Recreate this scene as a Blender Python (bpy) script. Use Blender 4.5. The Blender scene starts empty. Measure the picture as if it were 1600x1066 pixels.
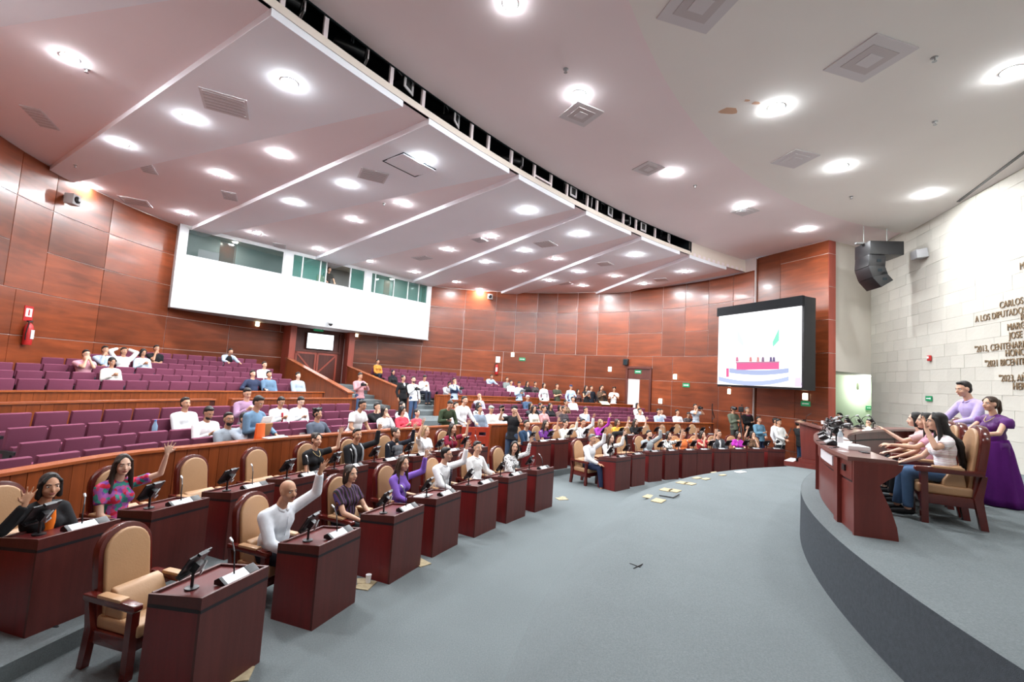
import bpy, bmesh, math, random
import numpy as np
from mathutils import Matrix, Vector, Quaternion
random.seed(7)
PI = math.pi
SC = bpy.context.scene
COL = SC.collection

# ------------------------------------------------------------------ camera
HCAM = 2.55
FPX = 711.0
PITCH = math.atan(59.6 / FPX)
ROLL = math.radians(3.47)
_R = np.array([1, 0, 0.]); _F = np.array([0, math.cos(PITCH), math.sin(PITCH)]); _U = np.array([0, -math.sin(PITCH), math.cos(PITCH)])
CR = math.cos(ROLL) * _R + math.sin(ROLL) * _U
CU = -math.sin(ROLL) * _R + math.cos(ROLL) * _U
cam_d = bpy.data.cameras.new('camera'); cam_d.sensor_width = 36.0; cam_d.lens = FPX / 1600 * 36.0
cam_d.clip_start = 0.05; cam_d.clip_end = 200
cam = bpy.data.objects.new('camera', cam_d); COL.objects.link(cam)
cam.matrix_world = Matrix(((CR[0], CU[0], -_F[0], 0), (CR[1], CU[1], -_F[1], 0), (CR[2], CU[2], -_F[2], HCAM), (0, 0, 0, 1)))
SC.camera = cam

# ------------------------------------------------------------------ world, exposure
w = bpy.data.worlds.new('world'); SC.world = w; w.use_nodes = True
w.node_tree.nodes['Background'].inputs[0].default_value = (0.8, 0.85, 1.0, 1)
w.node_tree.nodes['Background'].inputs[1].default_value = 0.3
SC.view_settings.view_transform = 'Standard'; SC.view_settings.look = 'None'
SC.view_settings.gamma = 1.0; SC.view_settings.use_curve_mapping = False
SC.view_settings.exposure = 0.25
LAMP_E = 860.0
SC.cycles.max_bounces = 10; SC.cycles.diffuse_bounces = 8; SC.cycles.glossy_bounces = 3; SC.cycles.transmission_bounces = 4
SC.cycles.caustics_reflective = False; SC.cycles.caustics_refractive = False
SC.cycles.sample_clamp_indirect = 4.0
SC.cycles.use_denoising = True

# ------------------------------------------------------------------ layout helpers
O = np.array([14.7, 0.6]); AX = np.array([-.722, .692]); BX = np.array([.692, .722])
OS = np.array([14.75, 1.1])
W = np.array([-1.5, 15.2]); RW = 12.3
def ray(x, y): return _F * FPX + CR * (x - 800) + CU * (533 - y)
def onz(x, y, z):
    d = ray(x, y); t = (z - HCAM) / d[2]; return np.array([0, 0, HCAM]) + d * t
def atY(x, y, Y):
    d = ray(x, y); return np.array([0, 0, HCAM]) + d * (Y / d[1])
def oncyl(x, y, R, c=O):
    d = ray(x, y); a = d[0]**2 + d[1]**2; o = -np.asarray(c); b = 2 * (d[:2] @ o); cc = o @ o - R * R
    D = max(b * b - 4 * a * cc, 0); t = (-b + math.sqrt(D)) / (2 * a)
    return np.array([0, 0, HCAM]) + d * t
def onplane(x, y, p, n):
    d = ray(x, y); t = ((np.array([p[0], p[1]]) @ n)) / (d[:2] @ n); return np.array([0, 0, HCAM]) + d * t
def proj(p):
    v = np.asarray(p, float) - np.array([0, 0, HCAM]); q = v @ _F; return 800 + FPX * (v @ CR) / q, 533 - FPX * (v @ CU) / q
def pol(R, deg, c=O):
    a = math.radians(deg); return np.asarray(c) + R * (AX * math.cos(a) + BX * math.sin(a))
def topol(p, c=O):
    v = np.asarray(p)[:2] - c; return math.hypot(*v), math.degrees(math.atan2(v @ BX, v @ AX))
def wal(deg, r=RW):
    a = math.radians(deg); return W + r * np.array([math.sin(a), math.cos(a)])
def walang(p): return math.degrees(math.atan2(p[0] - W[0], p[1] - W[1]))
def face_to(p, q):  # rotation z so that local +Y looks from p to q
    return math.atan2(-(q[0] - p[0]), q[1] - p[1])

# ------------------------------------------------------------------ materials
MATS = {}
def mat(name, col, rough=.6, spec=.4, noise=None, bump=None, metal=0, rand=0, emit=None, alpha=None, coat=0, trans=0, grain=None):
    """noise=(scale, amount) brightens/darkens; grain=(sx,sy,sz, amount) stretched noise; bump=(scale,strength); rand=per-object value spread"""
    if name in MATS: return MATS[name]
    m = bpy.data.materials.new(name); m.use_nodes = True; MATS[name] = m
    nt = m.node_tree; N = nt.nodes; L = nt.links; b = N['Principled BSDF']
    b.inputs['Base Color'].default_value = (*col, 1); b.inputs['Roughness'].default_value = rough
    b.inputs['Specular IOR Level'].default_value = spec; b.inputs['Metallic'].default_value = metal
    if coat: b.inputs['Coat Weight'].default_value = coat; b.inputs['Coat Roughness'].default_value = .12
    if trans: b.inputs['Transmission Weight'].default_value = trans
    if alpha is not None: b.inputs['Alpha'].default_value = alpha
    if emit: b.inputs['Emission Color'].default_value = (*emit[0], 1); b.inputs['Emission Strength'].default_value = emit[1]
    m.diffuse_color = (*col, 1)
    if noise or bump or grain: tc = N.new('ShaderNodeTexCoord')
    val = None
    def mul(a, lo, hi):
        mr = N.new('ShaderNodeMapRange'); mr.inputs['From Min'].default_value = .25; mr.inputs['From Max'].default_value = .75
        mr.inputs['To Min'].default_value = lo; mr.inputs['To Max'].default_value = hi
        L.new(a, mr.inputs['Value']); return mr.outputs['Result']
    facs = []
    if noise:
        n = N.new('ShaderNodeTexNoise'); n.inputs['Scale'].default_value = noise[0]; n.inputs['Detail'].default_value = 4
        L.new(tc.outputs['Object'], n.inputs['Vector']); facs.append(mul(n.outputs['Fac'], 1 - noise[1], 1 + noise[1]))
    if grain:
        mp = N.new('ShaderNodeMapping'); mp.inputs['Scale'].default_value = grain[:3]; L.new(tc.outputs['Object'], mp.inputs['Vector'])
        n = N.new('ShaderNodeTexNoise'); n.inputs['Scale'].default_value = 1.0; n.inputs['Detail'].default_value = 5; n.inputs['Distortion'].default_value = .6
        L.new(mp.outputs['Vector'], n.inputs['Vector']); facs.append(mul(n.outputs['Fac'], 1 - grain[3], 1 + grain[3]))
    if rand:
        oi = N.new('ShaderNodeObjectInfo'); mr = N.new('ShaderNodeMapRange'); mr.inputs['To Min'].default_value = 1 - rand; mr.inputs['To Max'].default_value = 1 + rand
        L.new(oi.outputs['Random'], mr.inputs['Value']); facs.append(mr.outputs['Result'])
    if facs:
        f = facs[0]
        for g in facs[1:]:
            mm = N.new('ShaderNodeMath'); mm.operation = 'MULTIPLY'; L.new(f, mm.inputs[0]); L.new(g, mm.inputs[1]); f = mm.outputs[0]
        vm = N.new('ShaderNodeVectorMath'); vm.operation = 'SCALE'; vm.inputs[0].default_value = col; L.new(f, vm.inputs['Scale'])
        L.new(vm.outputs['Vector'], b.inputs['Base Color'])
    if bump:
        n = N.new('ShaderNodeTexNoise'); n.inputs['Scale'].default_value = bump[0]; n.inputs['Detail'].default_value = 3
        L.new(tc.outputs['Object'], n.inputs['Vector']); bp = N.new('ShaderNodeBump'); bp.inputs['Strength'].default_value = bump[1]; bp.inputs['Distance'].default_value = .01
        L.new(n.outputs['Fac'], bp.inputs['Height']); L.new(bp.outputs['Normal'], b.inputs['Normal'])
    return m

def ramp_mat(name, stops, tex='voronoi', scale=30, rough=.8):
    """multi-colour cloth: stops=[(pos,col)...] constant ramp over a texture"""
    if name in MATS: return MATS[name]
    m = bpy.data.materials.new(name); m.use_nodes = True; MATS[name] = m
    N = m.node_tree.nodes; L = m.node_tree.links; b = N['Principled BSDF']; b.inputs['Roughness'].default_value = rough
    b.inputs['Specular IOR Level'].default_value = .2
    tc = N.new('ShaderNodeTexCoord'); cr = N.new('ShaderNodeValToRGB'); cr.color_ramp.interpolation = 'CONSTANT'
    if tex == 'voronoi':
        t = N.new('ShaderNodeTexVoronoi'); t.inputs['Scale'].default_value = scale; L.new(tc.outputs['Object'], t.inputs['Vector'])
        s = N.new('ShaderNodeSeparateColor'); L.new(t.outputs['Color'], s.inputs[0]); src = s.outputs[0]
    elif tex == 'noise':
        t = N.new('ShaderNodeTexNoise'); t.inputs['Scale'].default_value = scale; t.inputs['Detail'].default_value = 1; L.new(tc.outputs['Object'], t.inputs['Vector']); src = t.outputs['Fac']
    else:  # bands across one axis
        t = N.new('ShaderNodeTexWave'); t.bands_direction = tex; t.inputs['Scale'].default_value = scale; L.new(tc.outputs['Object'], t.inputs['Vector']); src = t.outputs['Fac']
    e = cr.color_ramp.elements
    while len(e) < len(stops): e.new(.5)
    for k, (p, c) in enumerate(stops): e[k].position = p; e[k].color = (*c, 1)
    L.new(src, cr.inputs['Fac']); L.new(cr.outputs['Color'], b.inputs['Base Color'])
    return m

M = dict(
    carpet=mat('carpet_grey', (.158, .180, .185), .95, .1, noise=(70, .16), grain=(1.0, 1.0, 1.0, .06), bump=(220, .6)),
    carpet_dark=mat('carpet_dark', (.066, .076, .086), .95, .1, noise=(30, .15), bump=(220, .5)),
    panel=mat('wood_panel', (.182, .041, .0135), .30, .5, grain=(.7, .7, 5, .38), noise=(.8, .22), rand=.24, coat=.12),
    joint=mat('joint_strip', (.72, .64, .62), .5),
    rail=mat('wood_rail', (.25, .058, .0155), .32, .5, grain=(9, 9, .8, .22), rand=.16, coat=.15),
    cap=mat('wood_cap', (.36, .095, .03), .25, .5, grain=(3, 3, 3, .15), coat=.3),
    gate=mat('gate_wood', (.42, .038, .012), .35, .5, grain=(4, 4, 1, .15)),
    desk=mat('desk_wood', (.078, .0155, .0125), .42, .45, grain=(14, 14, .9, .22), noise=(60, .08), rand=.08),
    desk_top=mat('desk_top', (.115, .014, .014), .3, .5, grain=(6, 6, 2, .15)),
    stripe=mat('desk_stripe', (.010, .008, .011), .5),
    chairwood=mat('chair_wood', (.095, .011, .008), .22, .5, grain=(5, 5, 2, .2), coat=.3),
    daiswood=mat('dais_wood', (.14, .022, .016), .35, .5, grain=(12, 12, .8, .18), coat=.1),
    dais_top=mat('dais_top', (.17, .072, .062), .28, .5, noise=(5, .08)),
    leather=mat('tan_leather', (.45, .26, .135), .42, .45, noise=(4, .06), bump=(60, .12)),
    leather_d=mat('brown_leather', (.34, .17, .07), .4, .45, noise=(4, .08), bump=(60, .12)),
    seat=mat('purple_cloth', (.165, .044, .080), .9, .2, noise=(300, .12), rand=.12),
    black=mat('black_plastic', (.012, .012, .014), .38, .5),
    blackm=mat('black_matte', (.010, .011, .013), .8, .2),
    dark=mat('dark_void', (.020, .028, .032), .9, .1),
    silver=mat('silver_metal', (.40, .41, .42), .35, .5, metal=.6),
    lilac=mat('ceiling_lilac', (.88, .905, .96), .85, .2, noise=(.5, .02)),
    pinkc=mat('ceiling_pink', (.87, .78, .795), .85, .2, noise=(.5, .03)),
    cream=mat('ceiling_cream', (.80, .72, .64), .8, .2),
    stagec=mat('ceiling_stage', (.85, .83, .80), .85, .2, noise=(.4, .035)),
    stone=mat('stone_block', (.52, .50, .445), .85, .2, noise=(1.3, .07), bump=(18, .25), rand=.06),
    mortar=mat('stone_mortar', (.455, .435, .385), .9, .1),
    letters=mat('lettering_bronze', (.20, .135, .075), .6),
    white=mat('white_paint', (.52, .535, .545), .6, .3),
    offwhite=mat('offwhite_paint', (.66, .62, .555), .7, .3, noise=(.8, .04)),
    green=mat('pale_green_paint', (.56, .64, .52), .8, .2),
    paper=mat('white_paper', (.85, .85, .85), .8, .2),
    lampe=mat('lamp_glow', (1, 1, 1), .5, emit=((.93, .97, 1.0), LAMP_E)),
    sconce=mat('sconce_glow', (1, .9, .7), .5, emit=((1, .83, .52), 7)),
    exit=mat('exit_green', (.01, .20, .08), .5, emit=((.01, .25, .1), .3)),
    vent=mat('vent_grey', (.55, .51, .52), .7, .3),
    ventw=mat('vent_white', (.66, .64, .66), .6, .3),
    glass=mat('green_glass', (.05, .18, .15), .04, .5, alpha=.38),
    glassd=mat('smoke_glass', (.05, .09, .085), .04, .5, alpha=.35),
    bottle=mat('clear_plastic', (.75, .85, .92), .05, .5, alpha=.45),
    red=mat('red_paint', (.45, .02, .02), .35, .5),
    tan=mat('tan_board', (.40, .33, .21), .8, .2, noise=(20, .2)),
    door=mat('door_wood', (.10, .024, .016), .4, .5, grain=(8, 8, .8, .25)),
    pilaster=mat('pilaster_wood', (.36, .072, .045), .35, .5, grain=(6, 6, .6, .2), coat=.2),
    skin=None)

# ------------------------------------------------------------------ mesh builder
class MB:
    def __init__(s): s.v = []; s.f = []; s.m = []
    def add(s, vs, fs, mi=0):
        k = len(s.v); s.v += [tuple(map(float, p)) for p in vs]; s.f += [tuple(i + k for i in f) for f in fs]; s.m += [mi] * len(fs); return s
    def box(s, c, d, mi=0, rz=0, R=None):
        hx, hy, hz = d[0] / 2, d[1] / 2, d[2] / 2
        P = np.array([(x, y, z) for z in (-hz, hz) for y in (-hy, hy) for x in (-hx, hx)])
        if R is not None: P = P @ np.asarray(R).T
        elif rz: cz, sz = math.cos(rz), math.sin(rz); P = P @ np.array([[cz, sz, 0], [-sz, cz, 0], [0, 0, 1]])
        return s.add(P + np.asarray(c), [(0, 2, 3, 1), (4, 5, 7, 6), (0, 1, 5, 4), (2, 6, 7, 3), (0, 4, 6, 2), (1, 3, 7, 5)], mi)
    def prism(s, poly, z0, z1, mi=0):
        n = len(poly); z0s = z0 if hasattr(z0, '__len__') else [z0] * n; z1s = z1 if hasattr(z1, '__len__') else [z1] * n
        V = [(p[0], p[1], z) for p, z in zip(poly, z0s)] + [(p[0], p[1], z) for p, z in zip(poly, z1s)]
        ar = sum(poly[i][0] * poly[(i + 1) % n][1] - poly[(i + 1) % n][0] * poly[i][1] for i in range(n))
        q = list(range(n)) if ar > 0 else list(range(n))[::-1]
        F = [tuple(q[::-1]), tuple(i + n for i in q)] + [(q[i], q[(i + 1) % n], q[(i + 1) % n] + n, q[i] + n) for i in range(n)]
        return s.add(V, F, mi)
    def extrude(s, poly, axis_o, ax, ay, an, d, mi=0):
        """polygon in plane (ax, ay) at axis_o, thickness d along an (centred)"""
        o = np.asarray(axis_o, float); ax, ay, an = map(lambda q: np.asarray(q, float), (ax, ay, an)); n = len(poly)
        V = [o + ax * p[0] + ay * p[1] - an * d / 2 for p in poly] + [o + ax * p[0] + ay * p[1] + an * d / 2 for p in poly]
        F = [tuple(range(n))[::-1], tuple(range(n, 2 * n))] + [(i, (i + 1) % n, (i + 1) % n + n, i + n) for i in range(n)]
        return s.add(V, F, mi)
    def arc(s, c, R0, R1, a0, a1, z0, z1, n, P=pol, mi=0):
        """curved bar in polar coords; P(R,deg,c)->xy"""
        V = []; F = []
        for k in range(n + 1):
            a = a0 + (a1 - a0) * k / n
            for R in (R0, R1):
                x, y = P(R, a, c) if c is not None else P(a, R)
                V += [(x, y, z0), (x, y, z1)]
        for k in range(n):
            b = 4 * k; t = b + 4
            F += [(b, b + 1, t + 1, t), (b + 2, t + 2, t + 3, b + 3), (b + 1, b + 3, t + 3, t + 1), (b, t, t + 2, b + 2)]
        e = 4 * n
        F += [(0, 2, 3, 1), (e, e + 1, e + 3, e + 2)]
        return s.add(V, F, mi)
    def tube(s, pts, r, n=8, mi=0, caps=True):
        pts = [np.asarray(p, float) for p in pts]; rr = r if hasattr(r, '__len__') else [r] * len(pts); V = []; F = []
        t = pts[1] - pts[0]; t /= np.linalg.norm(t); a = np.cross(t, (0, 0, 1) if abs(t[2]) < .9 else (1, 0, 0)); a /= np.linalg.norm(a)
        for i, p in enumerate(pts):
            t = pts[min(i + 1, len(pts) - 1)] - pts[max(i - 1, 0)]; t /= np.linalg.norm(t) + 1e-9
            a = a - t * (a @ t); a /= np.linalg.norm(a); b = np.cross(t, a)
            for k in range(n): V.append(p + rr[i] * (a * math.cos(2 * PI * k / n) + b * math.sin(2 * PI * k / n)))
        for i in range(len(pts) - 1):
            for k in range(n): F.append((i * n + k, i * n + (k + 1) % n, (i + 1) * n + (k + 1) % n, (i + 1) * n + k))
        if caps: F += [tuple(range(n))[::-1], tuple(range((len(pts) - 1) * n, len(pts) * n))]
        return s.add(V, F, mi)
    def lathe(s, prof, c=(0, 0, 0), n=16, mi=0, caps=True):
        V = []; F = []
        for r, z in prof:
            for k in range(n): V.append((c[0] + r * math.cos(2 * PI * k / n), c[1] + r * math.sin(2 * PI * k / n), c[2] + z))
        for i in range(len(prof) - 1):
            for k in range(n): F.append((i * n + k, i * n + (k + 1) % n, (i + 1) * n + (k + 1) % n, (i + 1) * n + k))
        if caps: F += [tuple(range(n))[::-1], tuple(range((len(prof) - 1) * n, len(prof) * n))]
        return s.add(V, F, mi)
    def mesh(s, name, mats, smooth=False, bevel=0, seg=2):
        me = bpy.data.meshes.new(name); me.from_pydata(s.v, [], s.f)
        for m in (mats if isinstance(mats, (list, tuple)) else [mats]): me.materials.append(m)
        if len(set(s.m)) > 1: me.polygons.foreach_set('material_index', s.m)
        bm = bmesh.new(); bm.from_mesh(me)
        bmesh.ops.recalc_face_normals(bm, faces=bm.faces)
        if bevel: bmesh.ops.bevel(bm, geom=[e for e in bm.edges if e.is_manifold and e.calc_face_angle(0) > .5], offset=bevel, segments=seg, affect='EDGES', profile=.6, clamp_overlap=True)
        bm.to_mesh(me); bm.free()
        if smooth or bevel:
            me.polygons.foreach_set('use_smooth', [True] * len(me.polygons))
            if bevel or smooth == 'auto':
                try: me.set_sharp_from_angle(angle=math.radians(50))
                except Exception: pass
        me.update(); return me
    def build(s, name, mats, parent=None, **k):
        return put(name, s.mesh(name, mats, **k), parent)

def put(name, me, parent=None, loc=None, rz=None):
    o = bpy.data.objects.new(name, me); COL.objects.link(o)
    if parent is not None: o.parent = parent
    if loc is not None: o.location = loc
    if rz is not None: o.rotation_euler = (0, 0, rz)
    return o
def thing(name, label, cat, loc=(0, 0, 0), rz=0, group=None, s=1):
    o = bpy.data.objects.new(name, None); COL.objects.link(o); o.location = loc; o.rotation_euler = (0, 0, rz); o.empty_display_size = .1
    if s != 1: o.scale = (s, s, s)
    return tag(o, label, cat, group)
def tag(o, label, cat, group=None, kind=None):
    if label: o['label'] = label
    if cat: o['category'] = cat
    if group: o['group'] = group
    if kind: o['kind'] = kind
    return o
def struct(o, label=None, cat=None):
    o['kind'] = 'structure'
    if label: o['label'] = label
    if cat: o['category'] = cat
    return o
def copy_tree(o, parent=None):
    c = o.copy(); COL.objects.link(c)
    if parent is not None: c.parent = parent
    for ch in list(o.children): copy_tree(ch, c)
    return c
def ordn(k): return ['first', 'second', 'third', 'fourth', 'fifth', 'sixth', 'seventh', 'eighth', 'ninth', 'tenth', 'eleventh', 'twelfth', 'thirteenth', 'fourteenth', 'fifteenth', 'sixteenth', 'seventeenth', 'eighteenth', 'nineteenth', 'twentieth'][k] if k < 20 else '%dth' % (k + 1)
# ================================================================== ROOM
def ngon(pts, z, name, m, flip=False):
    me = bpy.data.meshes.new(name); P = [(p[0], p[1], z) for p in pts]
    me.from_pydata(P, [], [tuple(range(len(P)))]); me.materials.append(m)
    return put(name, me)
struct(MB().box((-1, 9, -.1), (36, 46, .2)).build('floor', M['carpet']))
# raised, ramped floor round the stage
def ringmesh(name, prof, a0, a1, n, m, c=O, flat=False):
    b = MB(); V = []; F = []; fn = prof if callable(prof) else (lambda a: prof); k = len(fn(0))
    for i in range(n + 1):
        a = a0 + (a1 - a0) * i / n
        for R, z in fn(a):
            p = pol(R, a, c); V.append((p[0], p[1], z))
    for i in range(n):
        for j in range(k - 1): F.append((i * k + j, i * k + j + 1, (i + 1) * k + j + 1, (i + 1) * k + j))
    b.add(V, F); return b.build(name, m, smooth='auto')
def medge(a): t = min(1, max(0, (a + 14) / 18)); return 14.45 + .45 * t * t * (3 - 2 * t)
def mwid(a): t = min(1, max(0, (a + 20) / 16)); return .55 + .3 * t
struct(ringmesh('floor_ramp', lambda a: [(10.5, -.01), (10.5, .39), (medge(a), .39), (medge(a) + mwid(a), .0), (medge(a) + mwid(a), -.02)], -75, 46, 160, M['carpet'], flat=True))
# stage
st = struct(ringmesh('floor_stage', [(.5, .2), (.5, 1.08), (11.80, 1.08), (11.83, 1.07)], -75, 75, 90, M['carpet'], OS))
rs = ringmesh('riser', [(11.83, 1.072), (11.84, .3)], -75, 75, 90, M['carpet_dark'], OS); rs.parent = st; rs['label'] = 'dark grey carpeted riser'
# seating tiers
LOWR = [21.4, 22.3, 23.2, 24.1]; LOWZ = [.25, .29, .39, .52]
UPR = [27.3, 28.2, 29.1, 30.0, 30.9, 31.8]; UPZ = [.95, 1.10, 1.26, 1.42, 1.59, 1.77]
tiers = [] + [(LOWR[k] - .68, (LOWR[k + 1] if k < 3 else 25.4) - .66, LOWZ[k]) for k in range(4)] + [(20.25, 20.8, .18)] + [(24.72, 26.66, .75)] + \
        [(UPR[k] - .68, (UPR[k + 1] if k < 5 else 36.0) - .66, UPZ[k]) for k in range(6)]
struct(MB().arc(O, 18.66, 20.25, -52, -7.6, -.05, .15, 40).build('floor_tier', M['carpet'], smooth='auto')); struct(MB().arc(O, 17.92, 20.25, -7.4, 46, -.05, .15, 40).build('floor_tier', M['carpet'], smooth='auto'))
for R0, R1, z in tiers:
    struct(MB().arc(O, R0, R1, -52, 46 if R1 < 30 else 40, -.05, z, 60).build('floor_tier', M['carpet'], smooth='auto'))

# ---- panelled back wall
wall = struct(MB().arc(None, RW + .02, RW + .2, -150, 71.7, -.1, 9, 150, P=lambda a, r: wal(a, r)).build('wall_back', M['joint'], smooth='auto'))
def wpanel(a0, a1, z0, z1, parent=wall, m='panel'):
    g = math.degrees(.012 / RW); n = max(1, int(round((a1 - a0) / 3)))
    return MB().arc(None, RW - .005, RW + .024, a0 + g, a1 - g, z0 + .011, z1 - .011, n, P=lambda a, r: wal(a, r)).build('panel', M[m], parent, smooth='auto')
LJ = [-139.9, -128.5, -116.4, -104.3, -90.6, -78.1, -65.3, -52.8, -37.4, -29.8, -18.1, -6.9, 4.8, 16.3, 28., 39.4, 46.2, 51.5, 63.3, 71.6]
for a0, a1 in zip(LJ[:-1], LJ[1:]):
    if (a0, a1) == (-52.8, -37.4): continue
    for z0, z1 in ((-.05, .48), (.48, 1.70), (1.70, 2.93), (2.93, 4.18)):
        if (a0, a1) == (39.4, 46.2):
            if z1 < 3: continue
            z0 = 3.62
        wpanel(a0, a1, z0, z1)
UJ = [(-139.9, -128, 'h'), (-128, -117, 'h'), (-117, -106.3, 'h'), (-106.3, -100.3, 'v'), (-100.3, -90.6, 'h'), (-90.6, -78, 'h'), (-78, -66, 'h'), (-66, -54, 'h'), (-54, -42, 'h'),
      (-42, -30, 'h'), (-30, -17.9, 'h'), (-17.9, -6.9, 'h'), (-6.9, 1.9, 'h'), (1.9, 7.6, 'v'), (7.6, 13.7, 'h'), (13.7, 19.3, 'v'), (19.3, 25.1, 'h'), (25.1, 31, 'v'),
      (31, 39.6, 'h'), (39.6, 48.5, 'h'), (48.5, 54.5, 'v'), (54.5, 60.4, 'h'), (60.4, 66.5, 'v'), (66.5, 71.6, 'h')]
for a0, a1, t in UJ:
    for z0, z1 in ([(4.18, 6.62)] if t == 'v' else [(4.18, 5.40), (5.40, 6.62)]) + [(6.62, 7.82)]: wpanel(a0, a1, z0, z1)
# closing walls out of frame
p0 = wal(-150, RW); 
def flatwall(name, a, b, z0, z1, m, th=.2, parent=None):
    a = np.asarray(a, float); b = np.asarray(b, float); d = b - a; L = np.hypot(*d); u = d / L; n = np.array([-u[1], u[0]])
    c = (a + b) / 2 + n * th / 2
    o = MB().box((c[0], c[1], (z0 + z1) / 2), (L, th, z1 - z0), rz=math.atan2(u[1], u[0])).build(name, M[m], parent)
    return o
struct(flatwall('wall_side', (-2, -6), p0 + np.array([0.05, -.05]), -.1, 9, 'panel'))
struct(flatwall('wall_rear', (6.4, -9.6), (-2, -6), -.1, 9, 'offwhite'))

# ---- right cheek wall that carries the big screen
P1 = np.array([10.30, 19.05]); P2 = np.array([11.40, 16.30])
cu = (P2 - P1) / np.hypot(*(P2 - P1)); cn = np.array([-cu[1], cu[0]])  # cn points away from hall
if cn @ (P1 - np.array([0, 10])) < 0: cn = -cn
wr = struct(MB().extrude([(0, -.1), (np.hypot(*(P2 - P1)), -.1), (np.hypot(*(P2 - P1)), 8.36), (0, 8.36)], (*(P1 + cn * .14), 0), (*cu, 0), (0, 0, 1), (*cn, 0), .24).build('wall_right', M['joint']))
CL = np.hypot(*(P2 - P1)); zr = [-.1, .45, 1.70, 2.93, 4.18, 5.40, 6.62, 7.85, 8.35]
sx = 1.05
def cheek(s0, s1, z0, z1):
    q = P1 + cn * .01
    MB().extrude([(s0 + .008, z0 + .01), (s1 - .008, z0 + .01), (s1 - .008, z1 - .01), (s0 + .008, z1 - .01)], (*q, 0), (*cu, 0), (0, 0, 1), (*cn, 0), .03).build('panel', M['panel'], wr)
for z0, z1 in zip(zr[:5], zr[1:6]):
    cheek(.0, 1.7, z0, z1); cheek(1.7, CL, z0, z1)
cheek(0, sx, 5.40, 8.35); MB().extrude([(-.05, .0), (.30, .0), (.30, 8.3), (-.05, 8.3)], (*(P1 - cu * .015), 0), (*cn, 0), (0, 0, 1), (*cu, 0), .02).build('panel', M['panel'], wr); cheek(sx, CL, 5.40, 7.85); cheek(sx, CL, 7.85, 8.35)
e0 = P2; e1 = P2 + np.array([.345, .12])
eu = (e1 - e0) / np.hypot(*(e1 - e0)); en = np.array([eu[1], -eu[0]])
wc = struct(MB().extrude([(0, -.1), (.36, -.1), (.36, 8.36), (0, 8.36)], (*(e0 - en * .12), 0), (*eu, 0), (0, 0, 1), (*en, 0), .2).build('column', M['joint']))
for z0, z1 in zip(zr[:-1], zr[1:]):
    MB().extrude([(0, z0 + .01), (.355, z0 + .01), (.355, z1 - .01), (0, z1 - .01)], (*(e0 - en * .01), 0), (*eu, 0), (0, 0, 1), (*en, 0), .03).build('panel', M['pilaster'], wc)

# ---- stage wall of stone blocks, white wall and corridor
SCN = np.array([13.65, 17.2]); su = np.array([-.262, -.965]); su /= np.hypot(*su); sn = np.array([su[1], -su[0]])
if sn @ (np.array([5, 5]) - SCN) < 0: sn = -sn     # sn points into the room
ws = struct(MB().extrude([(0, -.1), (28.6, -.1), (28.6, 8.36), (0, 8.36)], (*(SCN - sn * .14), 0), (*su, 0), (0, 0, 1), (*sn, 0), .24).build('wall_stage', M['mortar']))
_bm = {}
rr = random.Random(3)
def stone_block(s0, s1, z0, z1, d):
    key = (round(s1 - s0, 2), round(z1 - z0, 2))
    if key not in _bm:
        _bm[key] = MB().box((0, 0, 0), (key[0] - .005, .04, key[1] - .005)).mesh('stone_block', M['stone'])
    q = SCN + su * (s0 + s1) / 2 + sn * (d - .02)
    return put('stone_block', _bm[key], ws, (q[0], q[1], (z0 + z1) / 2), math.atan2(su[1], su[0]))
nb = 0; rest = MB()
z = 1.08; row = 0
while z < 8.3:
    h = .36; z1 = min(z + h, 8.35); s = 0; k = 0
    first = rr.choice([.35, .7, .5])
    while s < 9.9:
        wd = first if k == 0 else rr.choice([.55, .66, .66, .8]); s1 = s + wd
        if s < 9.2 and nb < 300: stone_block(s, s1, z, z1, rr.choice([0, 0, .003, .006])); nb += 1
        s = s1; k += 1
    z = z1; row += 1
wl_a = np.array([11.74, 16.45])
ww = flatwall('wall_white', wl_a, SCN, 3.55, 8.36, 'offwhite', th=.2); struct(ww)
struct(flatwall('wall_corridor', (10.6, 18.9), (17.2, 21.14), -.1, 3.9, 'green'))
struct(flatwall('wall_corridor', (17.2, 21.14), SCN + np.array([.25, .15]), -.1, 3.9, 'green'))
struct(MB().prism([(11.8, 16.6), (13.6, 17.3), (17.2, 21.14), (10.6, 18.9)], 3.62, 3.7).build('ceiling_corridor', M['offwhite']))

# ================================================================== CEILING
SL = np.array([29.9, -15.2]); RS = 40.05; ZC = 7.84; ZP = 8.36; ZS = 8.22
def slp(a, r=RS):  # polar about slot centre, degrees measured from AX
    aa = math.radians(a); return SL + r * (AX * math.cos(aa) + BX * math.sin(aa))
def slang(p): v = np.asarray(p)[:2] - SL; return math.degrees(math.atan2(v @ BX, v @ AX))
def slwall(a):     # distance from slot centre to wall circle along angle
    aa = math.radians(a); d = AX * math.cos(aa) + BX * math.sin(aa); o = SL - W; b = 2 * d @ o; c = o @ o - (RW + .03)**2; D = b * b - 4 * c
    return (-b + math.sqrt(max(D, 0))) / 2
aR = slang((10.3, 18.9)); aE = slang(onz(1089, 396, ZC)); aL = -26.0
n = 90; V = []; F = []
for i in range(n + 1):
    a = aL + (aR - aL) * i / n; r1 = max(slwall(a), RS + .02)
    p, q = slp(a), slp(a, r1); V += [(p[0], p[1], ZC), (q[0], q[1], ZC), (p[0], p[1], ZC + .12), (q[0], q[1], ZC + .12)]
for i in range(n):
    b = 4 * i; F += [(b, b + 1, b + 5, b + 4), (b + 2, b + 6, b + 7, b + 3), (b, b + 4, b + 6, b + 2)]
struct(MB().add(V, F).build('ceiling', M['pinkc']))
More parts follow.
